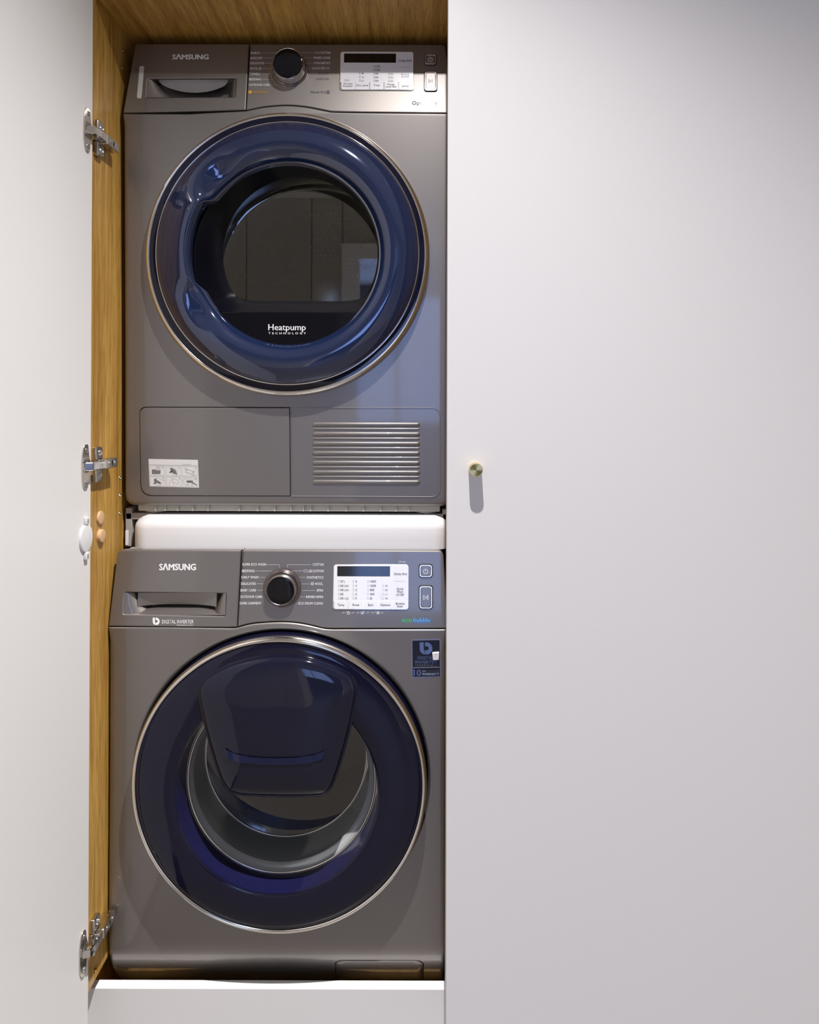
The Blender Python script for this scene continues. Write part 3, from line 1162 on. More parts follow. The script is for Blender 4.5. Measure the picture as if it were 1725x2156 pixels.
dd_ = mk('door', v, f, BLUE, dry, sharp=None, label='round blue door with a dark recessed window')
v, f = door_ring(cx, cz, [(0.2575, -0.004), (0.2580, 0.004), (0.2570, 0.010), (0.2550, 0.0150), (0.2520, 0.0180), (0.2490, 0.0190), (0.2478, 0.0175)])
mk('outer_rim', v, f, CHROME, dd_, sharp=None)
v, f = door_ring(cx, cz, [(0.249, 0.0172), (0.244, 0.0172), (0.238, 0.0182), (0.2335, 0.0190)])
mk('dark_band', v, f, NAVY, dd_, sharp=None)
v, f = door_ring(ci[0], ci[1], [(0.2372, 0.019), (0.2369, 0.0215), (0.2355, 0.0225), (0.2343, 0.0215), (0.2340, 0.019)])
mk('silver_line', v, f, CHROME, dd_, sharp=None)


def clipped(c, R, zch, n, p=16):
    out = []
    for j in range(n):
        a = 2 * math.pi * j / n
        r = R
        if math.sin(a) < -0.02:
            rc = (c[1] - zch) / -math.sin(a)
            r = (R ** -p + rc ** -p) ** (-1 / p)
        out.append((c[0] + r * math.cos(a), c[1] + r * math.sin(a)))
    return out


cf = at(604.5, 536, 1.205)
zch = at(605, 655, 1.213)[1]
yw_ = 1.308
cw = at(632.5, 536, yw_)
Rw = 163 * yw_ / FPX
zchw = at(632, 634, yw_)[1]
fr_o = clipped(cf, 0.1745, zch, NA, 20)
wi_o = clipped(cw, Rw, zchw, NA, 14)
rings = []
for t, yy in ((0.0, yb - 0.006), (0.06, yb - 0.001), (0.3, yb + 0.015), (0.6, yb + 0.035), (0.85, yb + 0.052), (0.97, yw_ - 0.003), (1.0, yw_)):
    rings.append([(a[0] * (1 - t) + b[0] * t, yy, a[1] * (1 - t) + b[1] * t) for a, b in zip(fr_o, wi_o)])
v, f = loft(rings)
mk('window_funnel', v, f, BLACKF, dd_, sharp=40)
# lower black plate carrying the lettering
seg = [(cf[0] + 0.1745 * math.cos(a), cf[1] + 0.1745 * math.sin(a)) for a in [math.radians(180 + 36 + 108 * i / 40) for i in range(41)]]
z_e = zch
seg = [q for q in seg if q[1] < z_e - 0.001]
seg = [(seg[0][0] - 0.003, z_e)] + seg + [(seg[-1][0] + 0.003, z_e)]
vv, ff = plate2([seg], 0.0005, 0.007, 0.0012, 2)
mk('lower_plate', [(q[0], yb - q[2], q[1]) for q in vv], ff, BLACKG, dd_, sharp=30)
p = Print(DRY, 280, 220, 2.614, 0.0115)
p.text('Heatpump', 752, 957, 1246, 33, off=0.014).text('TECHNOLOGY', 753, 958, 1268, 11, off=0.02, sp=1.7)
p.build('door_lettering', INK, dd_)
v = [(q[0] * 1.0, yw_ - 0.0005, q[1]) for q in wi_o]
mk('window_glass', v, [tuple(range(NA))[::-1]], GLASSD, dd_, sharp=None)
# drum seen through the window
n = 96
dc = (cx, cz + 0.01)
prd = [(0.175, 1.325), (0.262, 1.345), (0.276, 1.36), (0.276, 1.585), (0.270, 1.597), (0.240, 1.600), (0.230, 1.606), (0.226, 1.64), (0.222, 1.742), (0.07, 1.742), (0.06, 1.736), (0.002, 1.736)]
rings = [[(dc[0] + r * math.cos(6.28319 * j / n), y, dc[1] + r * math.sin(6.28319 * j / n)) for j in range(n)] for r, y in prd]
v, f = loft(rings)
mk('drum', v, f, DRUM, dry, sharp=40)
rings = [[(dc[0] + (0.2265 + 0.0075 * math.cos(q * 6.28319 / 12)) * math.cos(6.28319 * j / n), 1.598 + 0.0075 * math.sin(q * 6.28319 / 12), dc[1] + (0.2265 + 0.0075 * math.cos(q * 6.28319 / 12)) * math.sin(6.28319 * j / n)) for j in range(n)] for q in range(13)]
v, f = loft(rings)
mk('drum_rim_glint', v, f, mat('rim_glint', (0.6, 0.62, 0.58), 0.3, metal=0.3), dry, sharp=None)  # ring added, its pale colour paints the glint along the drum step
gh = G()
for i in range(-26, 27):
    for j in range(-26, 27):
        x = (i + (0.5 if j % 2 else 0)) * 0.0125
        z = j * 0.0108
        r = math.hypot(x, z)
        a = math.degrees(math.atan2(z, x)) % 60
        if 0.085 < r < 0.212 and 6 < a < 54:
            m6 = 6
            R0 = 0.0042
            rr = [[(dc[0] + x + k * math.cos(6.28319 * q / m6), 1.742 - hh, dc[1] + z + k * math.sin(6.28319 * q / m6)) for q in range(m6)] for k, hh in ((R0, 0.0005), (R0 * .7, 0.003), (R0 * .4, 0.0005))]
            vv, ff = loft(rr, cap1=True)
            gh.add(vv, ff)
gh.build('drum_perforations', DRUM, dry, kind='stuff')

# --- lower part: filter cover and vent
pz = Print(DRY, 240, 830, 2.396, 0)
fo = round_poly([pz.P(*q) for q in ((128, 63), (889, 65), (893, 515), (135, 513))], [0.014, 0.001, 0.001, 0.022], 6)
fi = round_poly([pz.P(*q) for q in ((131, 67), (886, 69), (890, 512), (138, 510))], [0.014, 0.001, 0.001, 0.022], 6)
ux = [q[0] for q in fo]
uz = [q[1] for q in fo]
open_rect(dfp, min(ux) - 0.0004, max(ux) + 0.0004, min(uz) - 0.0004, max(uz) + 0.0004)
plate('cover_frame', DRY, [rrect(min(ux) - 0.003, min(uz) - 0.003, max(ux) + 0.003, max(uz) + 0.003, 0.001), fo], -0.004, 0.0003, 0.0, INOX, dry)
fc = plate('filter_cover', DRY, [fi], -0.006, 0.0018, 0.0011, INOX, dry, label='flush grey filter cover with instruction sticker')
vo = round_poly([pz.P(*q) for q in ((893, 66), (1648, 66), (1648, 521), (893, 517))], [0.001, 0.018, 0.018, 0.001], 6)
vi = round_poly([pz.P(*q) for q in ((896, 71), (1643, 71), (1643, 516), (896, 512))], [0.001, 0.017, 0.017, 0.001], 6)
vg = plate('vent_grille', DRY, [vo, vi], 0.0, 0.0012, 0.0005, INOX, dry, label='raised outline around the louvred air vent')
for i in range(7):
    y = 150 + 48.4 * i
    for (ya, yb2, hh, sc2) in ((-8, 15, 0.0030, 1.0), (19, 33, 0.0015, 0.98)):
        if i == 6 and ya > 0:
            continue
        a, b = pz.P(1000, y + ya), pz.P(1545, y + yb2)
        rings = []
        m8 = 10
        for t in [0, 0.006, 0.015, 0.03, 0.97, 0.985, 0.994, 1.0]:
            e = min(1.0, math.sqrt(max(0.0, min(t, 1 - t) / 0.03)))
            rings.append([DRY.F(a[0] + (b[0] - a[0]) * t, (a[1] + b[1]) / 2 + (a[1] - b[1]) / 2 * math.cos(math.pi * q / m8) * (0.6 + 0.4 * e), hh * math.sin(math.pi * q / m8) ** 0.8 * e - 0.0002) for q in range(m8 + 1)])
        v, f = loft(rings, closed=False)
        mk('slat', v, f, INOX, vg, sharp=50)
# instruction sticker
ps = Print(DRY, 300, 950, 12.32, 0.0021)
st = plate('instruction_sticker', DRY, [round_poly([ps.P(*q) for q in ((168, 198), (1448, 222), (1478, 945), (200, 912))], 0.0008, 3)], 0.0017, 0.0021, 0.0, STICK, fc, label='white sticker with six small picture steps')
p = Print(DRY, 300, 950, 12.32, 0.0023)
cells = [(205, 375, 590, 625), (622, 385, 1005, 632), (1038, 392, 1432, 638), (220, 655, 605, 900), (638, 665, 1020, 910), (1055, 672, 1445, 920)]
p.line([(180, 345), (1445, 370)], 6)
for c in cells:
    p.frame(*c, 5)
    p.fill(circ(c[2] - 45, c[1] + 40, 18, 10))
p.text('DC68-03838B-01', 1035, 1275, 350, 20, 0)
p.line([(370, 390), (495, 390), (495, 480), (370, 480), (370, 390)], 4).line([(395, 420), (460, 420)], 12).line([(395, 450), (450, 450)], 12)
p.line([(710, 390), (710, 480)], 4).line([(730, 540), (910, 620)], 5).line([(760, 420), (900, 470), (925, 560)], 5)
p.line([(1110, 400), (1110, 450), (1400, 520)], 4).line([(1120, 530), (1380, 630)], 12).line([(1120, 450), (1360, 540)], 4)
p.ring(1150, 475, 24, 12).ring(1330, 548, 24, 12)
p.line([(380, 680), (600, 760)], 5).line([(545, 750), (545, 830)], 4).line([(280, 830), (460, 890), (540, 820)], 5)
p.line([(770, 705), (900, 730), (960, 800), (910, 850), (800, 800), (770, 705)], 6).line([(770, 740), (700, 830), (720, 900)], 5).line([(800, 800), (805, 900)], 4)
p.line([(1070, 720), (1120, 715), (1400, 715), (1390, 820)], 5).line([(1080, 740), (1090, 850), (1150, 870)], 6).ring(1185, 868, 28, 7).ring(1300, 870, 28, 7)
p.build('sticker_drawing', INKM, fc)
p = Print(DRY, 300, 950, 12.32, 0.0024)
p.fill([(258, 470), (370, 470), (370, 495), (480, 495), (480, 585), (258, 585)])
p.fill([(730, 435), (770, 430), (870, 485), (920, 600), (790, 560), (740, 480)])
p.fill([(310, 720), (375, 695), (380, 740), (490, 800), (485, 850), (310, 780)])
p.fill([(1150, 755), (1315, 755), (1325, 800), (1430, 870), (1425, 888), (1290, 815), (1155, 805)])
p.build('sticker_shading', mat('sticker_grey', (0.16, 0.15, 0.16), 0.5), fc)
p = Print(DRY, 300, 950, 12.32, 0.0025)
p.line([(725, 545), (790, 500)], 26).line([(315, 830), (365, 808)], 22).line([(1215, 780), (1250, 768)], 14)
p.build('sticker_arrows', BLACKM, fc)
# cream base tray with ribs and feet
tz0, tz1 = DRY.S(600, 1066)[1] + 0.004, DRY.S(600, 1079)[1]
yb0 = prof_dryer(tz1) + 0.012
bt = bevel_box('base_tray', XL + 0.02, XR - 0.02, yb0, 1.82, tz1, tz1 + 0.02, 0.002, CREAM, dry)
for px in (330, 350, 376, 408, 440, 505, 544, 580, 614, 640, 655, 692, 730, 766, 802, 834, 860):
    u = at(px, 1072, yb0)[0]
    bevel_box('rib', u - 0.0012, u + 0.0012, yb0 - 0.006, yb0 + 0.002, tz1 + 0.001, tz1 + 0.014, 0.0004, CREAM, bt)
KITZ = -0.2132
for u in (XL + 0.045, XR - 0.045):
    for y in (1.285, 1.76):
        nq = 20
        rings = [[(u + r * math.cos(6.28319 * j / nq), y + r * math.sin(6.28319 * j / nq), z) for j in range(nq)] for r, z in ((0.018, tz1 + 0.003), (0.022, tz1 - 0.002), (0.022, KITZ + 0.0035), (0.020, KITZ + 0.0003))]
        v, f = loft(rings, cap1=True)
        mk('foot', v, f, CREAM, dry)

# ------------------------------------------------------------------ STACKING KIT (white front between the machines)
kit = thing('stacking_kit', 'white stacking frame with a smooth rounded front between the two machines', 'stacking frame', (-0.224, 1.5, -0.27))
ky = 1.236
kz1, kz0 = at(600, 1088, ky)[1], at(600, 1156.5, ky)[1]
kxl, kxr = at(273, 1120, ky)[0], 0.076
oc = []
m10 = 10


def kit_ring(t):
    """outline in plan for height fraction t (0 bottom .. 1 top)"""
    pts = []
    sh = 0.010 * max(0.0, (t - 0.62) / 0.38) ** 2
    ins = 0.006 * (1 - t) ** 3 * 0 + sh
    x0, x1 = kxl + 0.003 * t * 0 + ins * 1.5, kxr - ins * 1.5
    y0 = ky + ins * 1.6
    R = 0.030
    pts.append((x0, 1.80))
    for i in range(m10 + 1):
        a = math.pi / 2 * i / m10
        pts.append((x0 + R - R * math.cos(a), y0 + R - R * math.sin(a)))
    for i in range(m10 + 1):
        a = math.pi / 2 * i / m10
        pts.append((x1 - R + R * math.sin(a), y0 + R - R * math.cos(a)))
    pts.append((x1, 1.80))
    return [(q[0], q[1], kz0 + (kz1 - kz0) * t) for q in pts]


rings = [kit_ring(t) for t in (0, 0.3, 0.62, 0.72, 0.8, 0.87, 0.93, 0.97, 1.0)]
v, f = loft(rings, cap0=True, cap1=True)
kf_ = mk('front_tray', v, f, WHITEP, kit, sharp=40)
# grey uprights beside the tray and the top slide
xa = at(264, 1100, 1.262)[0]
bevel_box('bracket', xa, xa + 0.012, 1.262, 1.78, at(0, 1150, 1.262)[1], at(0, 1069, 1.262)[1], 0.0015, GREYP, kit)
bevel_box('bracket', 0.064, 0.077, 1.262, 1.78, at(0, 1150, 1.262)[1], at(0, 1069, 1.262)[1], 0.0015, GREYP, kit)
bevel_box('corner_plate', xa, at(330, 0, 1.262)[0], 1.262, 1.33, KITZ - 0.012, KITZ, 0.001, GREYP, kit)
bevel_box('corner_plate', at(895, 0, 1.262)[0], 0.076, 1.262, 1.33, KITZ - 0.012, KITZ, 0.001, GREYP, kit)
bevel_box('top_frame', xa + 0.012, 0.066, 1.275, 1.78, KITZ - 0.014, KITZ - 0.001, 0.001, GREYP, kit)
bevel_box('side_strip', xa + 0.0005, xa + 0.006, 1.2605, 1.264, at(0, 1147, 1.262)[1], at(0, 1116, 1.262)[1], 0.0006, WHITEP, kit)

# ------------------------------------------------------------------ WASHER
ws = thing('washing_machine', 'grey front-loading washing machine below the dryer, navy door with add-load hatch', 'washing machine', (-0.2286, 1.5, -1.12))
XL, XR = -0.5286, 0.0714
wb_ = Print(WSH, 220, 1140, 4.79, 0)
wa = Print(WSH, 490, 1150, 3.75, 0)
arch = catmull([wa.P(*q) for q in ((38, 640), (80, 628), (150, 612), (250, 602), (385, 597), (500, 604), (600, 621), (700, 645), (760, 652), (850, 653))], 4, closed=False)
zl_ = wb_.P(66, 860)[1]
zr_ = wa.P(1690, 653)[1]
ztop = wb_.P(900, 88)[1]
lowline = [(XL, zl_), (-0.42, zl_)] + [wb_.P(1280, 871), wb_.P(1338, 868)] + arch[1:] + [(XR, zr_)]
bot = -1.10
ol = [(q[0], q[1] - gap) for q in lowline][::-1] + round_poly([(XL, zl_ - gap), (XL, bot), (XR, bot), (XR, zr_ - gap)], [0, 0.015, 0.015, 0], 6)[1:-1]
ol = densify(ol)
WC = at(588.0, 1652.0, 1.172)            # centre of the porthole door
WP = (WC[0] - 0.0015, WC[1] - 0.004)
wfp = front_panel('front_panel', WSH, ol, WP, 0.2590, INOX, ws, roll=lambda p: 0.004 + 0.009 * max(0.0, min(1.0, (zl_ - p[1] - 0.001) / 0.025)))
shell_ol = round_poly([(XL + 0.003, -1.112), (XR - 0.003, -1.112), (XR - 0.003, zr_), (XR - 0.012, ztop - 0.002), (XL + 0.012, ztop - 0.002), (XL + 0.003, zl_)], 0.012, 4)
shell('body', WSH, densify(shell_ol, 0.05), 1.80, GREYP, ws)
for u in (XL + 0.06, XR - 0.06):
    for y in (1.30, 1.74):
        nq = 16
        rings = [[(u + r * math.cos(6.28319 * j / nq), y + r * math.sin(6.28319 * j / nq), z) for j in range(nq)] for r, z in ((0.02, -1.108), (0.022, -1.1218))]
        v, f = loft(rings, cap1=True)
        mk('foot', v, f, BLACKM, ws)
dvt, dvb = wb_.P(1380, 95)[0], wb_.P(1340, 868)[0]
rec = [wb_.P(*q) for q in ((205, 513), (1230, 525), (1218, 755), (190, 733))]
dl = round_poly([(XL + 0.0005, zl_ + gap), (dvb - 0.014, lowline[2][1] + gap), (dvb - gap, lowline[3][1] + gap), (dvt - gap, ztop), (XL + 0.0075, ztop)], [0.003, 0, 0.001, 0.001, 0.010], 4)
drw = plate('drawer_front', WSH, [dl, round_poly(rec, 0.002, 3)], -0.012, 0.0, 0.0022, INOX, ws, label='detergent drawer front with a hand recess')
rl = [q for q in lowline if q[0] > dvb + 0.003]
dl = [(dvb + gap, lowline[3][1] + gap)] + [(q[0], q[1] + gap) for q in rl] + round_poly([(XR - 0.0005, zr_ + gap), (XR - 0.0075, ztop), (dvt + gap, ztop)], [0, 0.010, 0.001], 4)[1:]
cp = plate('control_panel', WSH, [dl], -0.012, 0.0, 0.0022, INOX, ws)
recess(WSH, rec, 0.030, drw, 'w')
p = Print(WSH, 220, 1140, 4.79, 0.0004)
p.text('S\u039bMSUNG', 552, 925, 288, 62, off=0.045)
p.text('DIGITAL INVERTER', 582, 900, 827, 37, off=0.004).text('TECHNOLOGY', 728, 898, 849, 11, off=0.02, sp=1.5)


def b_logo(p, x0, y0, x1, y1):
    """stem and bowl of the round b emblem"""
    w, h = x1 - x0, y1 - y0
    X = lambda t: x0 + w * t
    Y = lambda t: y0 + h * t
    st = [(0, 0), (0.32, 0), (0.32, 0.58)] + [(0.32 + 0.15 * t, 0.58 + 0.40 * t ** 0.8) for t in (0.25, 0.5, 0.75, 1.0)] + [(0.30, 0.97), (0.15, 0.88), (0.04, 0.72), (0, 0.55)]
    p.fill([(X(a), Y(b)) for a, b in st])
    n = 20
    outr, inr = [(0.42, 0.0)], [(0.42, 0.32)]
    for i in range(n + 1):
        a = math.pi / 2 - math.pi * i / n
        outr.append((0.52 + 0.48 * math.cos(a), 0.5 - 0.5 * math.sin(a)))
        inr.append((0.52 + 0.19 * math.cos(a), 0.49 - 0.17 * math.sin(a)))
    outr.append((0.46, 0.88))
    inr.append((0.38, 0.66))
    v = [p.W(X(a), Y(b)) for a, b in outr] + [p.W(X(a), Y(b)) for a, b in inr]
    m = len(outr)
    p.g.add(v, [(i, i + 1, m + i + 1, m + i) for i in range(m - 1)])
    return p


b_logo(p, 488, 768, 558, 843)
p.build('brand_lettering', INK, drw)
p = Print(WSH, 490, 1150, 3.75, 0.0004)
for s, a, b, y in (('SUPER ECO WASH', 77, 265, 153), ('BEDDING', 75, 173, 204), ('DAILY WASH', 71, 205, 254), ('DELICATES', 68, 183, 305), ('BABY CARE', 64, 186, 357), ('OUTDOOR CARE', 62, 232, 408), ('DARK GARMENT', 58, 228, 459),
                   ('COTTON', 633, 719, 154), ('COTTON', 632, 719, 205), ('SYNTHETICS', 585, 717, 256), ('WOOL', 649, 713, 306), ('SPIN', 664, 713, 358), ('RINSE+SPIN', 581, 713, 409), ('ECO DRUM CLEAN', 520, 711, 460)):
    p.text(s, a, b, y, 19)
for q in (((275, 145), (367, 145), (371, 168)), ((180, 195), (310, 195)), ((215, 246), (258, 246)), ((190, 296), (240, 296)), ((195, 348), (240, 348)), ((235, 400), (243, 400)),
          ((430, 168), (434, 145), (620, 145)), ((475, 195), (548, 195)), ((528, 246), (578, 246)), ((545, 297), (606, 297)), ((548, 349), (650, 349)), ((530, 400), (573, 400)), ((500, 452), (508, 452))):
    p.line(q, 1.5)
p.line([(558, 195), (566, 187), (591, 187), (591, 203), (566, 203), (558, 195)], 2)
p.line([(602, 205), (606, 188), (624, 186), (626, 205), (602, 205)], 2).ring(615, 197, 5, 2)
p.ring(629, 295, 11, 2.5).line([(621, 295), (637, 295)], 2).line([(624, 300), (634, 300)], 2)
for x0, ix in ((870, 915), (984, 1028), (1100, 1148)):
    p.line([(x0, 517), (x0, 527), (x0 + 18, 527)], 2).line([(x0 + 68, 527), (x0 + 86, 527), (x0 + 86, 517)], 2)
    p.text('*', x0 + 24, x0 + 31, 530, 15)
p.frame(906, 522, 925, 536, 3).ring(915, 521, 7, 2.5, 0, 180)
p.line([(1016, 521), (1024, 521), (1032, 513), (1032, 537), (1024, 530), (1016, 530), (1016, 521)], 2.5).line([(1015, 538), (1042, 514)], 2.5)
p.ring(1148, 525, 8, 3).line([(1137, 514), (1160, 537)], 2.5).line([(1137, 537), (1160, 514)], 2.5)
p.text('*(3 sec)', 1310, 1365, 127, 11)
p.build('programme_names', INK, cp)
p = Print(WSH, 490, 1150, 3.75, 0.0004)
p.text('eco', 1338, 1418, 599, 37, off=0.012)
p.build('eco_lettering', INKGR, cp)
p = Print(WSH, 490, 1150, 3.75, 0.0004)
p.text('bubble', 1428, 1562, 598, 32, off=0.022).text('TECHNOLOGY', 1430, 1560, 610, 6, off=0.01, sp=1.6).text('TM', 1564, 1578, 574, 6)
p.build('bubble_lettering', INKBL, cp)
dial(WSH, wa.P(393, 329), 0.0335, 0.0262, 0.019, ws)
wkeys = [(803, 913), (917, 1029), (1034, 1146), (1151, 1263), (1268, 1381)]
rows = (281, 315, 348, 381, 414)
dk = [('Delay End', 1275, 1375, 222, 16), ('Quick', 1296, 1350, 339, 15), ('Wash', 1297, 1348, 362, 15), ("15'/30'", 1292, 1355, 386, 15), ('Temp.', 830, 886, 467, 16), ('Rinse', 948, 1000, 467, 16), ('Spin', 1069, 1111, 467, 16), ('Options', 1167, 1244, 467, 16), ('Bubble', 1290, 1358, 456, 14), ('Soak', 1300, 1345, 477, 14)]
for s, y in zip(('60', '40', '30', '20'), rows[1:]):
    dk.append((s, 850, 876, y, 15))
dk.append(('95\u00b0c', 852, 888, rows[0], 15))
for s, y in zip('54321', rows):
    dk.append((s, 972, 982 if s != '1' else 978, y, 15))
for s, y in zip(('1400', '1200', '800', '400'), rows):
    dk.append((s, 1084, 1133 if len(s) == 4 else 1120, y, 15))
md = [(835, y, 15) for y in rows] + [(951, y, 15) for y in rows] + [(1066, y, 15) for y in rows] + [(1185, y, 14) for y in rows[1:]]
o, d = display(WSH, 490, 1150, 3.75, (802, 144, 1384, 494), (828, 155, 1243, 235), 428, wkeys, dk, [], ws)
d.build('display_print', INKD, o)
d = Print(WSH, 490, 1150, 3.75, 0.0026)
for x, y, h in md:
    d.frame(x, y - h, x + 8, y, 1.5)
d.line([(1280, 273), (1360, 273)], 1.5)
for y in rows[1:3]:
    d.frame(884, y - 11, 916, y - 2, 2.5).line([(892, y - 6), (910, y - 6)], 4)
d.ring(886, 408, 4, 2).frame(898, 404, 914, 415, 3).line([(906, 404), (906, 398)], 3)
d.ring(1093, 407, 8, 3).line([(1086, 414), (1100, 400)], 2.5)
for y, k in zip(rows[1:], range(4)):
    d.line([(1204, y - 13), (1208, y - 2), (1221, y - 2), (1226, y - 13)], 2.2)
    if k in (0, 1, 3):
        d.ring(1214, y - 9, 4, 2.2)
d.line([(1172, 370), (1172, 410), (1180, 410)], 1.5)
d.build('display_print_pale', INKM, o)
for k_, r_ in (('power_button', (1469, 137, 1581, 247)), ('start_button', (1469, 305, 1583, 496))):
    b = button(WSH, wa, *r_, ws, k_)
    d = Print(WSH, 490, 1150, 3.75, 0.0029)
    if k_ == 'power_button':
        d.ring(1524, 196, 17, 3.5, 120, 420).line([(1524, 172), (1524, 194)], 3.5)
    else:
        d.line([(1507, 384), (1507, 418), (1530, 401), (1507, 384)], 3).line([(1536, 383), (1536, 419)], 3).line([(1544, 383), (1544, 419)], 3)
    d.build('icon', INK, b)

# --- washer door
yb = 1.2
cx, cz = WC
n = NA


def crc(c, r, y, n=NA):
    return [(c[0] + r * math.cos(2 * math.pi * j / n), y, c[1] + r * math.sin(2 * math.pi * j / n)) for j in range(n)]


hc = at(581.5, 1667, 1.166)              # centre of the opening in the ring
gc = at(593.0, 1640, 1.223)              # centre of the glass rim
Rh, Rg = 213 * 1.166 / FPX, 198 * 1.223 / FPX
rings = []
for t, h in ((0, 0.0300), (0.03, 0.0325), (0.15, 0.0350), (0.4, 0.0368), (0.7, 0.0372), (0.9, 0.0365), (0.97, 0.0352), (1.0, 0.0330)):
    r = 0.2460 * (1 - t) + Rh * t
    c = (cx * (1 - t) + hc[0] * t, cz * (1 - t) + hc[1] * t)
    rings.append(crc(c, r, yb - h))
v, f = loft(rings)
wd = mk('door', v, f, NAVY, ws, sharp=None, label='navy porthole door with a thin chrome rim')
v, f = loft([crc((cx, cz), r, yb - h) for r, h in ((0.2500, 0.016), (0.2530, 0.020), (0.2545, 0.025), (0.2540, 0.0295), (0.2520, 0.0330), (0.2500, 0.0348), (0.2478, 0.0346), (0.2462, 0.0330), (0.2455, 0.0300))])
mk('chrome_rim', v, f, CHROME, wd, sharp=None)
v, f = loft([crc(WP, r, yb - h) for r, h in ((0.2575, -0.03), (0.2565, -0.004), (0.2540, 0.010), (0.2505, 0.018))])
mk('door_back', v, f, NAVY, wd, sharp=None)
rings = []
for t, y in ((0, yb - 0.0335), (0.04, yb - 0.028), (0.15, yb - 0.020), (0.45, yb - 0.004), (0.8, yb + 0.014), (1.0, 1.2235)):
    rings.append(crc((hc[0] * (1 - t) + gc[0] * t, hc[1] * (1 - t) + gc[1] * t), Rh * (1 - t) + Rg * t, y))
v, f = loft(rings)
mk('inner_funnel', v, f, NAVYB, wd, sharp=None)
v, f = loft([crc(gc, r, y) for r, y in ((Rg + 0.0005, 1.2225), (Rg - 0.0006, 1.2215), (Rg - 0.0022, 1.2222), (Rg - 0.003, 1.224))])
mk('glass_rim', v, f, SATIN, wd, sharp=None)
bc = at(602, 1593, 1.292)
Rb = 170 * 1.292 / FPX
rings = []
for t, y in ((0.55, 1.236), (0.62, 1.242), (0.72, 1.254), (0.80, 1.265), (0.88, 1.278), (0.95, 1.289), (1.0, 1.2955)):
    rings.append(crc((gc[0] * (1 - t) + bc[0] * t, gc[1] * (1 - t) + bc[1] * t), (Rg - 0.003) * (1 - t) + Rb * t, y))
rl2 = []
for t, y in ((0.0, 1.2235), (0.08, 1.2265), (0.25, 1.2300), (0.45, 1.2335), (0.55, 1.2362)):
    rl2.append(crc((gc[0] * (1 - t) + bc[0] * t, gc[1] * (1 - t) + bc[1] * t), (Rg - 0.003) * (1 - t) + Rb * t, y))
v, f = loft(rl2)
mk('bowl_lit_band', v, f, BOWLLIT, wd, sharp=None)  # outer band of the bowl, reflected light put into its colour
v, f = loft(rings)
mk('glass_bowl', v, f, GLASSB, wd, sharp=None)
v, f = loft([crc(bc, r, y) for r, y in ((Rb + 0.0006, 1.2955), (Rb, 1.2945), (Rb - 0.0016, 1.2948), (Rb - 0.002, 1.2962))])
mk('bowl_edge', v, f, SATIN, wd, sharp=None)
rings = [crc(bc, Rb * k, 1.2965 + 0.012 * (1 - k * k)) for k in (1, 0.9, 0.75, 0.55, 0.3, 0.05)]
v, f = loft(rings, cap1=True)
mk('bowl_face', v, f, GLASSW, wd, sharp=None)
# gasket and drum behind the bowl
v, f = loft([crc(WP, r, y) for r, y in ((0.2575, 1.232), (0.24, 1.236), (0.205, 1.24), (0.19, 1.26), (0.186, 1.31), (0.20, 1.32))])
mk('gasket', v, f, RUBBER, ws, sharp=None)
v, f = loft([crc(WP, r, y, 64) for r, y in ((0.188, 1.315), (0.24, 1.325), (0.245, 1.34), (0.245, 1.62), (0.235, 1.635), (0.06, 1.64), (0.002, 1.62))])
mk('drum', v, f, DRUM, ws, sharp=40)
# add-load hatch
P7 = lambda x, y: at(250 + x / 2.464, 1310 + y / 2.464, 1.156)
hp = [P7(*q) for q in ((428, 322), (465, 288), (560, 238), (680, 203), (800, 187), (930, 191), (1060, 220), (1170, 270), (1210, 305), (1226, 350), (1222, 410), (1195, 550), (1155, 700), (1118, 815), (1090, 872), (1045, 902), (900, 909), (700, 905), (600, 893), (550, 858), (512, 775), (472, 645), (440, 520), (417, 410), (414, 355))]
ho = catmull(hp, 5)
mc = (sum(q[0] for q in ho) / len(ho), sum(q[1] for q in ho) / len(ho))
rings = []
y0 = 1.2 - 0.037
for k, h in ((0.985, -0.012), (1.0, -0.004), (1.0, 0.0015), (0.992, 0.0040), (0.975, 0.0062), (0.94, 0.0088), (0.88, 0.0115), (0.78, 0.0142), (0.65, 0.0165), (0.5, 0.0182), (0.3, 0.0195), (0.1, 0.020)):
    rings.append([(mc[0] + (q[0] - mc[0]) * k, y0 - h, mc[1] + (q[1] - mc[1]) * k) for q in ho])
v, f = loft(rings, cap1=True)
mk('hatch', v, f, HATCH, wd, sharp=None, label='smoked navy rounded add-load hatch')
# dark seam where the hatch closes on the ring
rings = []
for k, h in ((1.03, -0.0015), (1.025, 0.0005), (1.0, 0.0008)):
    rings.append([(mc[0] + (q[0] - mc[0]) * k, y0 - h, mc[1] + (q[1] - mc[1]) * k) for q in ho])
v, f = loft(rings)
mk('hatch_seam', v, f, NAVY, wd, sharp=None)
# finger hole of the hatch
hx, hz = P7(813, 250)
nq = 20
rings = [[(hx + r * math.cos(6.28319 * j / nq), y0 - h, hz + r * math.sin(6.28319 * j / nq)) for j in range(nq)] for r, h in ((0.0052, 0.0070), (0.0050, 0.0112), (0.0042, 0.0116), (0.0030, 0.0100))]
v, f = loft(rings, cap1=True)
mk('hatch_release', v, f, BLACKG, wd, sharp=30)
# blue inner lip of the hatch, seen as a raised band
pb = [P7(*q) for q in ((555, 640), (560, 680), (620, 705), (760, 718), (900, 718), (1020, 705), (1065, 690), (1075, 650), (1020, 668), (900, 680), (760, 680), (630, 665))]


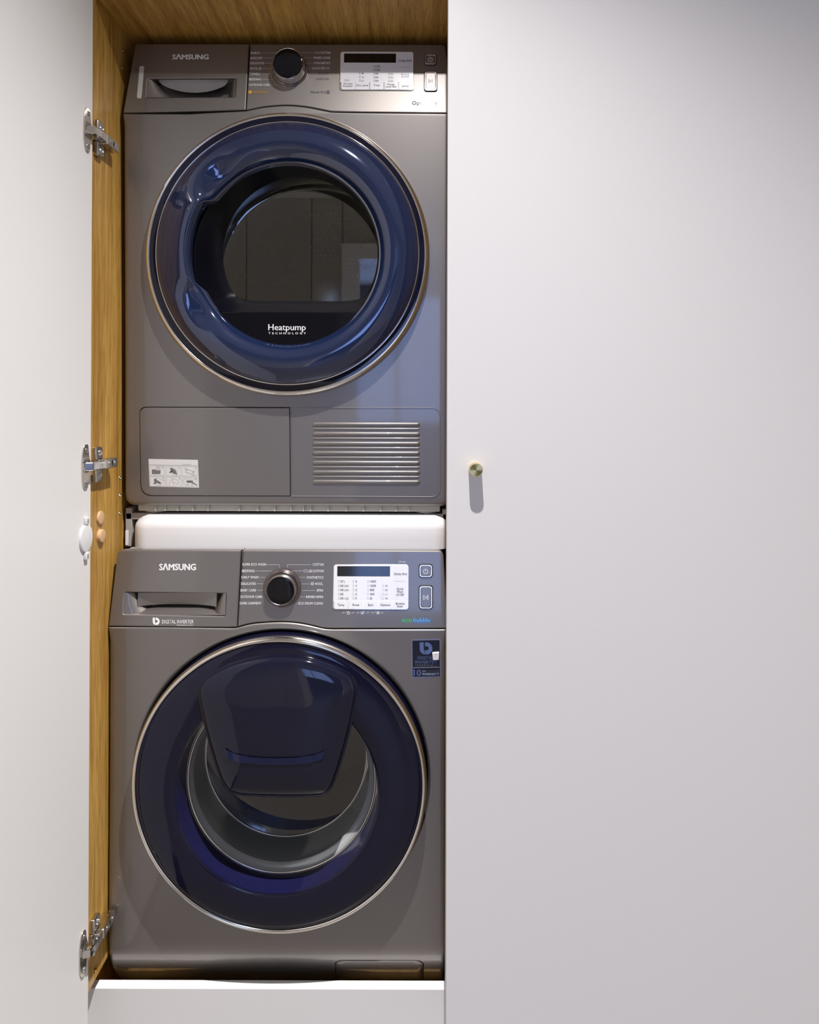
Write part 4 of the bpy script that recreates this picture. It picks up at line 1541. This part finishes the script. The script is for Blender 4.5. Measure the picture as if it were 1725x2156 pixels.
def hatch_h(u, w):
    best = 0
    for k, h in ((1.0, 0.0015), (0.975, 0.0062), (0.94, 0.0088), (0.88, 0.0115), (0.78, 0.0142), (0.65, 0.0165), (0.5, 0.0182), (0.3, 0.0195)):
        inside = False
        m2 = len(ho)
        for i in range(m2):
            x1_, z1_ = mc[0] + (ho[i][0] - mc[0]) * k, mc[1] + (ho[i][1] - mc[1]) * k
            x2_, z2_ = mc[0] + (ho[i - 1][0] - mc[0]) * k, mc[1] + (ho[i - 1][1] - mc[1]) * k
            if (z1_ > w) != (z2_ > w) and u < (x2_ - x1_) * (w - z1_) / (z2_ - z1_) + x1_:
                inside = not inside
        if inside:
            best = h
    return best


# band as strips following the dome
top = catmull([P7(*q) for q in ((556, 642), (625, 668), (760, 682), (900, 682), (1020, 670), (1074, 650))], 6, closed=False)
low = catmull([P7(*q) for q in ((562, 684), (625, 706), (760, 719), (900, 719), (1020, 706), (1064, 690))], 6, closed=False)
v, f = loft([[(q[0], y0 - hatch_h(*q) - 0.0028, q[1]) for q in top], [(q[0], y0 - hatch_h(*q) - 0.0028, q[1]) for q in low]], closed=False)
mk('hatch_lip', v, f, HATCHB, wd, sharp=None)

# --- warranty sticker
ps = Print(WSH, 850, 1330, 17.25, 0)
corners = [ps.P(*q) for q in ((285, 285), (1335, 262), (1355, 1640), (305, 1680))]
sk = plate('warranty_sticker', WSH, [corners], 0.0, 0.0004, 0.0, FOIL, ws, label='black warranty sticker with blue foil edge')
plate('sticker_field', WSH, [[ps.P(*q) for q in ((318, 322), (1308, 302), (1328, 1615), (332, 1638))]], 0.0, 0.0006, 0.0, STICKB, sk)
p = Print(WSH, 850, 1330, 17.25, 0.0008)
b_logo(p, 585, 378, 1045, 825)
p.text('10', 362, 632, 1600, 225, off=0.018)
p.text('DIGITAL', 512, 1110, 1000, 112, off=-0.004)
p.text('INVERTER', 425, 1222, 1152, 108, off=0.0)
p.build('sticker_lettering', INKSB, sk)
p = Print(WSH, 850, 1330, 17.25, 0.0008)
p.text('TECHNOLOGY', 428, 1222, 1235, 44, off=0.0, sp=2.0).line([(355, 1302), (1290, 1280)], 18)
p.text('YEAR', 662, 815, 1450, 50, off=0.01).text('WARRANTY', 662, 1290, 1575, 88, off=0.016)
p.build('sticker_small_print', INKPB, sk)
p = Print(WSH, 850, 1330, 17.25, 0.0008)
p.text('DIGITAL MOTOR', 870, 1290, 1440, 36, off=0)
p.build('sticker_faint_print', INKF, sk)
cl = [ps.P(*q) for q in ((1035, 735), (1290, 710), (1280, 995), (1065, 1012))]
plate('clip', WSH, [round_poly(cl, 0.0012, 3)], 0.0005, 0.0050, 0.0010, WHITEP, ws, label='small white plastic clip stuck on the sticker')
a = ps.P(1163, 800)
plate('clip_slot', WSH, [rrect(a[0] - 0.0004, a[1] - 0.0014, a[0] + 0.0004, a[1] + 0.0018, 0.0002)], 0.004, 0.0052, 0, GREYP, ws)
# --- filter flap at the foot
p8 = Print(WSH, 140, 1850, 2.104, 0)
x0, zt = p8.P(1188, 360)
x1 = p8.P(1584, 360)[0]


def flap_patch(ins, h):
    rows_ = []
    zb0 = -1.06
    zt_ = zt - ins
    m = 16
    for i in range(m + 1):
        z = zt_ + (zb0 - zt_) * (i / m) ** 1.6
        dz = zt_ - z
        R = 0.012
        cut = R - math.sqrt(max(0, R * R - (R - dz) ** 2)) if dz < R else 0
        xa, xb = x0 + ins + cut, x1 - ins - cut
        if i == 0:
            rows_.append([WSH.F(xa + (xb - xa) * max(0, min(12, j - 1)) / 12, z, -0.004) for j in range(15)])
        rows_.append([WSH.F(xa, z, -0.004)] + [WSH.F(xa + (xb - xa) * j / 12, z, h) for j in range(13)] + [WSH.F(xb, z, -0.004)])
    return loft(rows_, closed=False)


open_rect(wfp, x0, x1, -1.0605, zt)
for sgn, xe in ((1, x0), (-1, x1)):            # rounded upper corners of the opening
    rows_ = []
    for i in range(9):
        dz = 0.012 * (i / 8) ** 1.6
        cut = 0.012 - math.sqrt(max(0, 0.012 ** 2 - (0.012 - dz) ** 2))
        rows_.append([WSH.F(xe - sgn * 0.0003, zt - dz, 0), WSH.F(xe + sgn * cut, zt - dz, 0), WSH.F(xe + sgn * cut, zt - dz, -0.004)])
    v, f = loft(rows_, closed=False)
    mk('flap_corner', v, f, INOX, ws)
v, f = flap_patch(0.0012, 0.0010)
mk('filter_flap', v, f, INOX, ws, sharp=None)

for o in list(bpy.data.objects):
    if '_o' in o:
        del o['_o']
